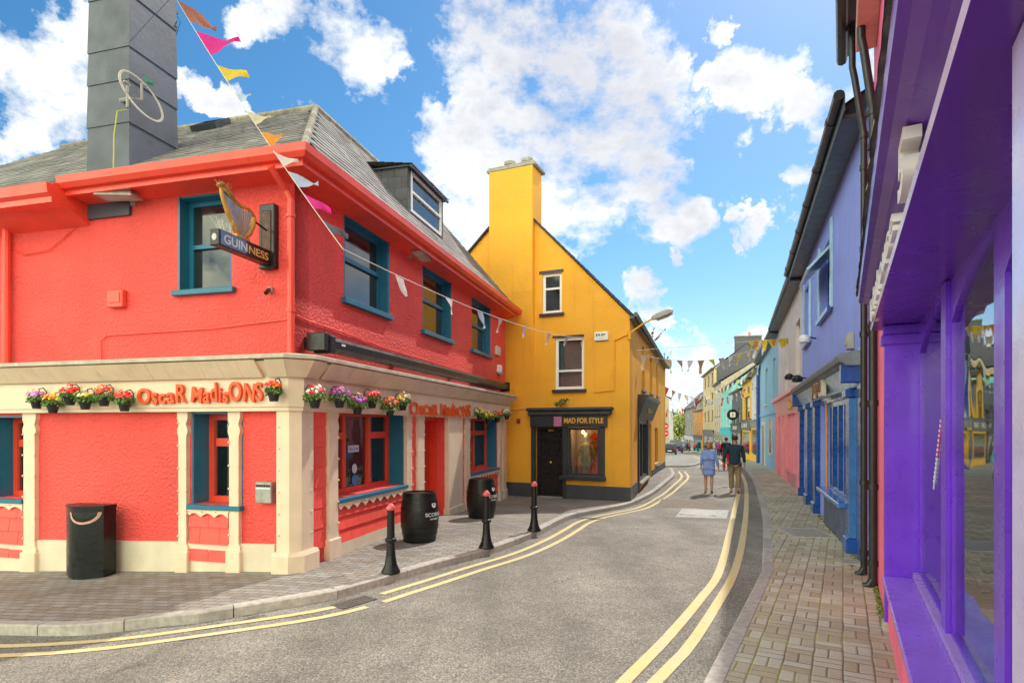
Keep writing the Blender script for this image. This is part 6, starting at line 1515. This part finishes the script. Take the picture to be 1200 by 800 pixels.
def bunting(label,A,Bq,sag,cols,n,size,start=0,end=1,seed=0,ks=None,cordm=None,blow=0):
    rr=random.Random(seed); A=Vector(A);Bq=Vector(Bq); ori=A.copy(); t=thing('bunting',label,'bunting',tuple(ori),0,'strings of bunting across the street')
    def pt(s): p=A.lerp(Bq,s)-ori; p.z-=sag*4*s*(1-s); return p
    MB().tube([pt(k/24) for k in range(25)],.006,4).obj('cord',cordm or M['cablew'],t)
    ks=ks or [start+(end-start)*(i+.5)/n for i in range(n)]
    L_=(Bq-A).length
    for i,s in enumerate(ks):
        col=cols[i%len(cols)]; sz=size*rr.uniform(.85,1.15)*((2.4,2.0,1.4)[i] if blow and i<3 else 1); hw_=sz*(.62 if blow else .42)/L_
        a=pt(max(0,s-hw_)); b=pt(min(1,s+hw_)); d=(b-a).normalized(); out=d.cross(Vector((0,0,1))).normalized(); dn=Vector((0,0,-1))+out*rr.uniform(-.5,.5)+d*rr.uniform(-.3,.3); 
        if blow: dn=(Vector((.95,-.1,-.25))+Vector((rr.uniform(-.15,.15),rr.uniform(-.2,.2),rr.uniform(-.3,.3))))
        dn.normalize(); nrm=d.cross(dn).normalized(); m=MB(); R_,C_=7,7; vs=[]; ph=rr.uniform(0,6)
        for r_ in range(R_):
            tt=r_/(R_-1); 
            for c_ in range(C_):
                w=c_/(C_-1); p=a.lerp(b,.5+(w-.5)*(1-tt*.96))+dn*sz*tt+nrm*math.sin(tt*4+w*2.5+ph)*sz*.13*tt; vs.append(p)
        m.add(vs,[(r_*C_+c_,r_*C_+c_+1,(r_+1)*C_+c_+1,(r_+1)*C_+c_) for r_ in range(R_-1) for c_ in range(C_-1)]); m.obj('flag',cmat(col),t,smooth=True,recalc=False)
Y0=9.6
# near line with large flags (from chimney aerial to the front wall, then on to the gable)
bunting('large wind blown flags on line running from the chimney down to the red corner',V3(200,-12,9.9),V3(402,292,6.8),.10,['brown','pink','yellow','pblue','cream','orange','white','pblue','pink','dark'],10,.28,ks=[.10,.25,.38,.48,.56,.64,.71,.78,.85,.93],seed=3,blow=1)
bunting('line of white flags from the red corner to the white box on the gable',V3(402,292,6.8),V3(690,396,18.2),.25,['white','white','pblue','white','white','white','grey','white'],8,.27,ks=[.10,.22,.32,.40,.52,.66,.80,.94],seed=5)
bunting('tan and green flags crossing from the gable corner to the blue row',V3(692,397,18.2),V3(905,399,25),.75,['white','white','grey','cream','tan','cream','tan','white','tan','green','grey','white','yellow','cream'],16,.45,.02,.98,seed=6,blow=0)
bunting('yellow flags on line sagging toward the light blue house',V3(740,411,19),V3(925,396,22),.0,['yellow','orange','cream','yellow'],9,.36,.72,.99,seed=16)
bunting('red and white flags over the street from end of the yellow building',V3(778,452,33),V3(884,447,44),1.0,['red','tan','white','cream','white'],18,.55,.0,1,seed=7)
bunting('yellow and white flags dipping in front of the turquoise house',V3(800,462,60),V3(892,425,40),.8,['yellow','white','cream'],14,.6,.3,1,seed=8)
bunting('far string of dark red flags below the first far string',V3(779,479,50),V3(838,460,80),.6,['red','dark','grey'],14,.7,.0,1,seed=9)
bunting('faint distant string of small pale flags',V3(779,484,62),V3(832,482,92),.3,['grey','tan'],16,.6,.0,1,seed=10)
bunting('lowest distant string of tiny flags near the far tree',V3(779,490,74),V3(825,495,105),.2,['grey','pblue'],14,.55,.0,1,seed=11)
# aerial on chimney corner
q=V3(196,-2,9.9); t=thing('aerial_mast','metal aerial clamp with blue ropes on far corner of the dark chimney','aerial',tuple(q))
MB().tube([(-.25,0,.4),(0,0,-.15)],.02,6).tube([(0,0,-.5),(0,0,.7)],.03,8).box(-.1,.16,-.06,.06,.02,.14).box(-.06,.16,-.05,.05,-.24,-.18).obj('clamp',M['iron'],t)
MB().tube([(.02,0,-.2),(.03,.02,-.8),(.0,.02,-1.3),(-.03,0,-1.6)],.009,5).tube([(.1,0,-.2),(.22,0,-.4),(.12,0,-.7)],.008,5).obj('rope',M['cableb'],t)
# cables on the street
# ================================================================ CAMERA, WORLD, SUN
cam=bpy.data.cameras.new('camera'); co=bpy.data.objects.new('camera',cam); COL.objects.link(co); co.location=(0,0,EYE); co.rotation_euler=(R(90),0,0)
cam.sensor_width=36; cam.lens=36*F_/1200; cam.shift_y=100/1200; cam.clip_start=.05; cam.clip_end=5000; SC.camera=co
SUN_AZ=R(36); SUN_EL=R(51)   # azimuth measured from +Y towards +X
sd=Vector((math.sin(SUN_AZ)*math.cos(SUN_EL),math.cos(SUN_AZ)*math.cos(SUN_EL),math.sin(SUN_EL)))
sun=bpy.data.lights.new('sun','SUN'); sun.energy=2.0; sun.angle=R(.9); sun.color=(1,.93,.82); so=bpy.data.objects.new('sun',sun); COL.objects.link(so); so.rotation_euler=sd.to_track_quat('Z','Y').to_euler(); so.location=(0,0,30)
wd=bpy.data.worlds.new('World'); SC.world=wd; wd.use_nodes=True; nt=wd.node_tree; N=nt.nodes; L=nt.links; bg=N['Background']
SKS=.105
sky=N.new('ShaderNodeTexSky'); sky.sky_type='NISHITA'; sky.sun_disc=False; sky.sun_elevation=SUN_EL; sky.sun_rotation=SUN_AZ; sky.air_density=1.0; sky.dust_density=.5; sky.ozone_density=2.5
tc=N.new('ShaderNodeTexCoord'); dirv=tc.outputs['Generated']
nrm=N.new('ShaderNodeVectorMath'); nrm.operation='NORMALIZE'; L.new(dirv,nrm.inputs[0])
CL=[(690,70,110),(600,20,90),(760,110,70),(620,180,95),(700,190,110),(560,215,70),(770,235,60),(520,160,45),(660,240,70),(820,235,40),(740,150,90),(560,120,60),(800,75,30),(400,20,75),(300,-5,60),(430,60,30),
 (20,60,75),(60,110,60),(100,55,45),(10,165,35),(40,150,45),(240,130,35),(270,140,28),(205,140,30),(900,95,62),(940,125,48),(870,110,40),(870,75,25),(935,175,20),(925,220,26),(885,262,26),(860,285,14),
 (755,352,26),(890,390,34),(920,370,24),(800,445,60),(840,470,70),(780,400,30),(560,285,40),(540,250,50),(860,12,22),(1100,60,90),(480,245,30),(760,300,14),(-200,200,200),(-600,100,260),(1500,100,260)]
wn_=N.new('ShaderNodeTexNoise'); wn_.inputs['Scale'].default_value=5.5; wn_.inputs['Detail'].default_value=7; wn_.inputs['Roughness'].default_value=.62; L.new(nrm.outputs[0],wn_.inputs[0])
ws=N.new('ShaderNodeVectorMath'); ws.operation='SUBTRACT'; L.new(wn_.outputs['Color'],ws.inputs[0]); ws.inputs[1].default_value=(.5,.5,.5)
wm=N.new('ShaderNodeVectorMath'); wm.operation='SCALE'; wm.inputs['Scale'].default_value=.36; L.new(ws.outputs[0],wm.inputs[0])
wa=N.new('ShaderNodeVectorMath'); wa.operation='ADD'; L.new(nrm.outputs[0],wa.inputs[0]); L.new(wm.outputs[0],wa.inputs[1])
wnn=N.new('ShaderNodeVectorMath'); wnn.operation='NORMALIZE'; L.new(wa.outputs[0],wnn.inputs[0])
acc=None
for px,py,r in CL:
    d=Vector(((px-600)/F_,1,(500-py)/F_)); l=d.length; d.normalize(); ra=r*1.05/F_/l
    dp=N.new('ShaderNodeVectorMath'); dp.operation='DOT_PRODUCT'; L.new(wnn.outputs[0],dp.inputs[0]); dp.inputs[1].default_value=d
    v=ramped(nt,dp.outputs['Value'],math.cos(ra),1,0,1); acc=v if acc is None else mth(nt,'MAXIMUM',acc,v)
# made-up cloud cover behind and overhead, out of view, added as fill for shaded walls
gen=tnoise(nt,nrm.outputs[0],2.2,3,.5); sepd=N.new('ShaderNodeSeparateXYZ'); L.new(nrm.outputs[0],sepd.inputs[0])
behind=mth(nt,'MULTIPLY',ramped(nt,sepd.outputs[1],.30,-.1,0,1),ramped(nt,gen,.36,.52,.25,1)); acc=mth(nt,'MAXIMUM',acc,behind)
mpz=N.new('ShaderNodeMapping'); mpz.inputs['Scale'].default_value=(1,1,1.5); L.new(nrm.outputs[0],mpz.inputs[0])
f1=tnoise(nt,mpz.outputs[0],6.5,9,.62); f2=tnoise(nt,mpz.outputs[0],3.2,6,.6); f3=tnoise(nt,mpz.outputs[0],13,8,.65)
den=mth(nt,'ADD',mth(nt,'POWER',acc,.8),mth(nt,'MULTIPLY',mth(nt,'SUBTRACT',mth(nt,'ADD',mth(nt,'MULTIPLY',f1,.6),mth(nt,'MULTIPLY',f3,.4)),.5),4.6))
msk=ramped(nt,den,.18,.95,0,1); msk=mth(nt,'MULTIPLY',msk,ramped(nt,acc,0,.30,0,1)); msk=mth(nt,'POWER',msk,.85)
shade=mth(nt,'ADD',mth(nt,'MULTIPLY',ramped(nt,f2,.38,.62,.74,1.12),1),0); shade=mth(nt,'MULTIPLY',shade,ramped(nt,f3,.3,.7,.93,1.07))
deep=ramped(nt,den,.8,2.0,1.08,.70)
CB_=.55/SKS
cc=N.new('ShaderNodeCombineColor'); sdn=N.new('ShaderNodeVectorMath'); sdn.operation='DOT_PRODUCT'; L.new(nrm.outputs[0],sdn.inputs[0]); sdn.inputs[1].default_value=sd; sh2=mth(nt,'MULTIPLY',mth(nt,'MULTIPLY',shade,deep),ramped(nt,sdn.outputs['Value'],.45,-.10,1,4.4)); L.new(mth(nt,'MULTIPLY',sh2,CB_*.98),cc.inputs[0]); L.new(mth(nt,'MULTIPLY',sh2,CB_*1.0),cc.inputs[1]); L.new(mth(nt,'MULTIPLY',mth(nt,'POWER',sh2,.75),CB_*1.02),cc.inputs[2])  # clouds facing away from the sun overbrightened to act as added fill light
skc=N.new('ShaderNodeHueSaturation'); skc.inputs['Saturation'].default_value=1.32; skc.inputs['Hue'].default_value=.492; skc.inputs['Value'].default_value=.78; L.new(sky.outputs[0],skc.inputs['Color'])
L.new(mixc(nt,msk,skc.outputs[0],cc.outputs[0]),bg.inputs[0]); bg.inputs[1].default_value=SKS
SC.view_settings.view_transform='Standard'; SC.view_settings.look='None'; SC.view_settings.exposure=.93; SC.view_settings.gamma=1
SC.render.engine='CYCLES'; SC.cycles.max_bounces=8; SC.cycles.transparent_max_bounces=12; SC.cycles.diffuse_bounces=4
SC.render.resolution_x=1024; SC.render.resolution_y=682
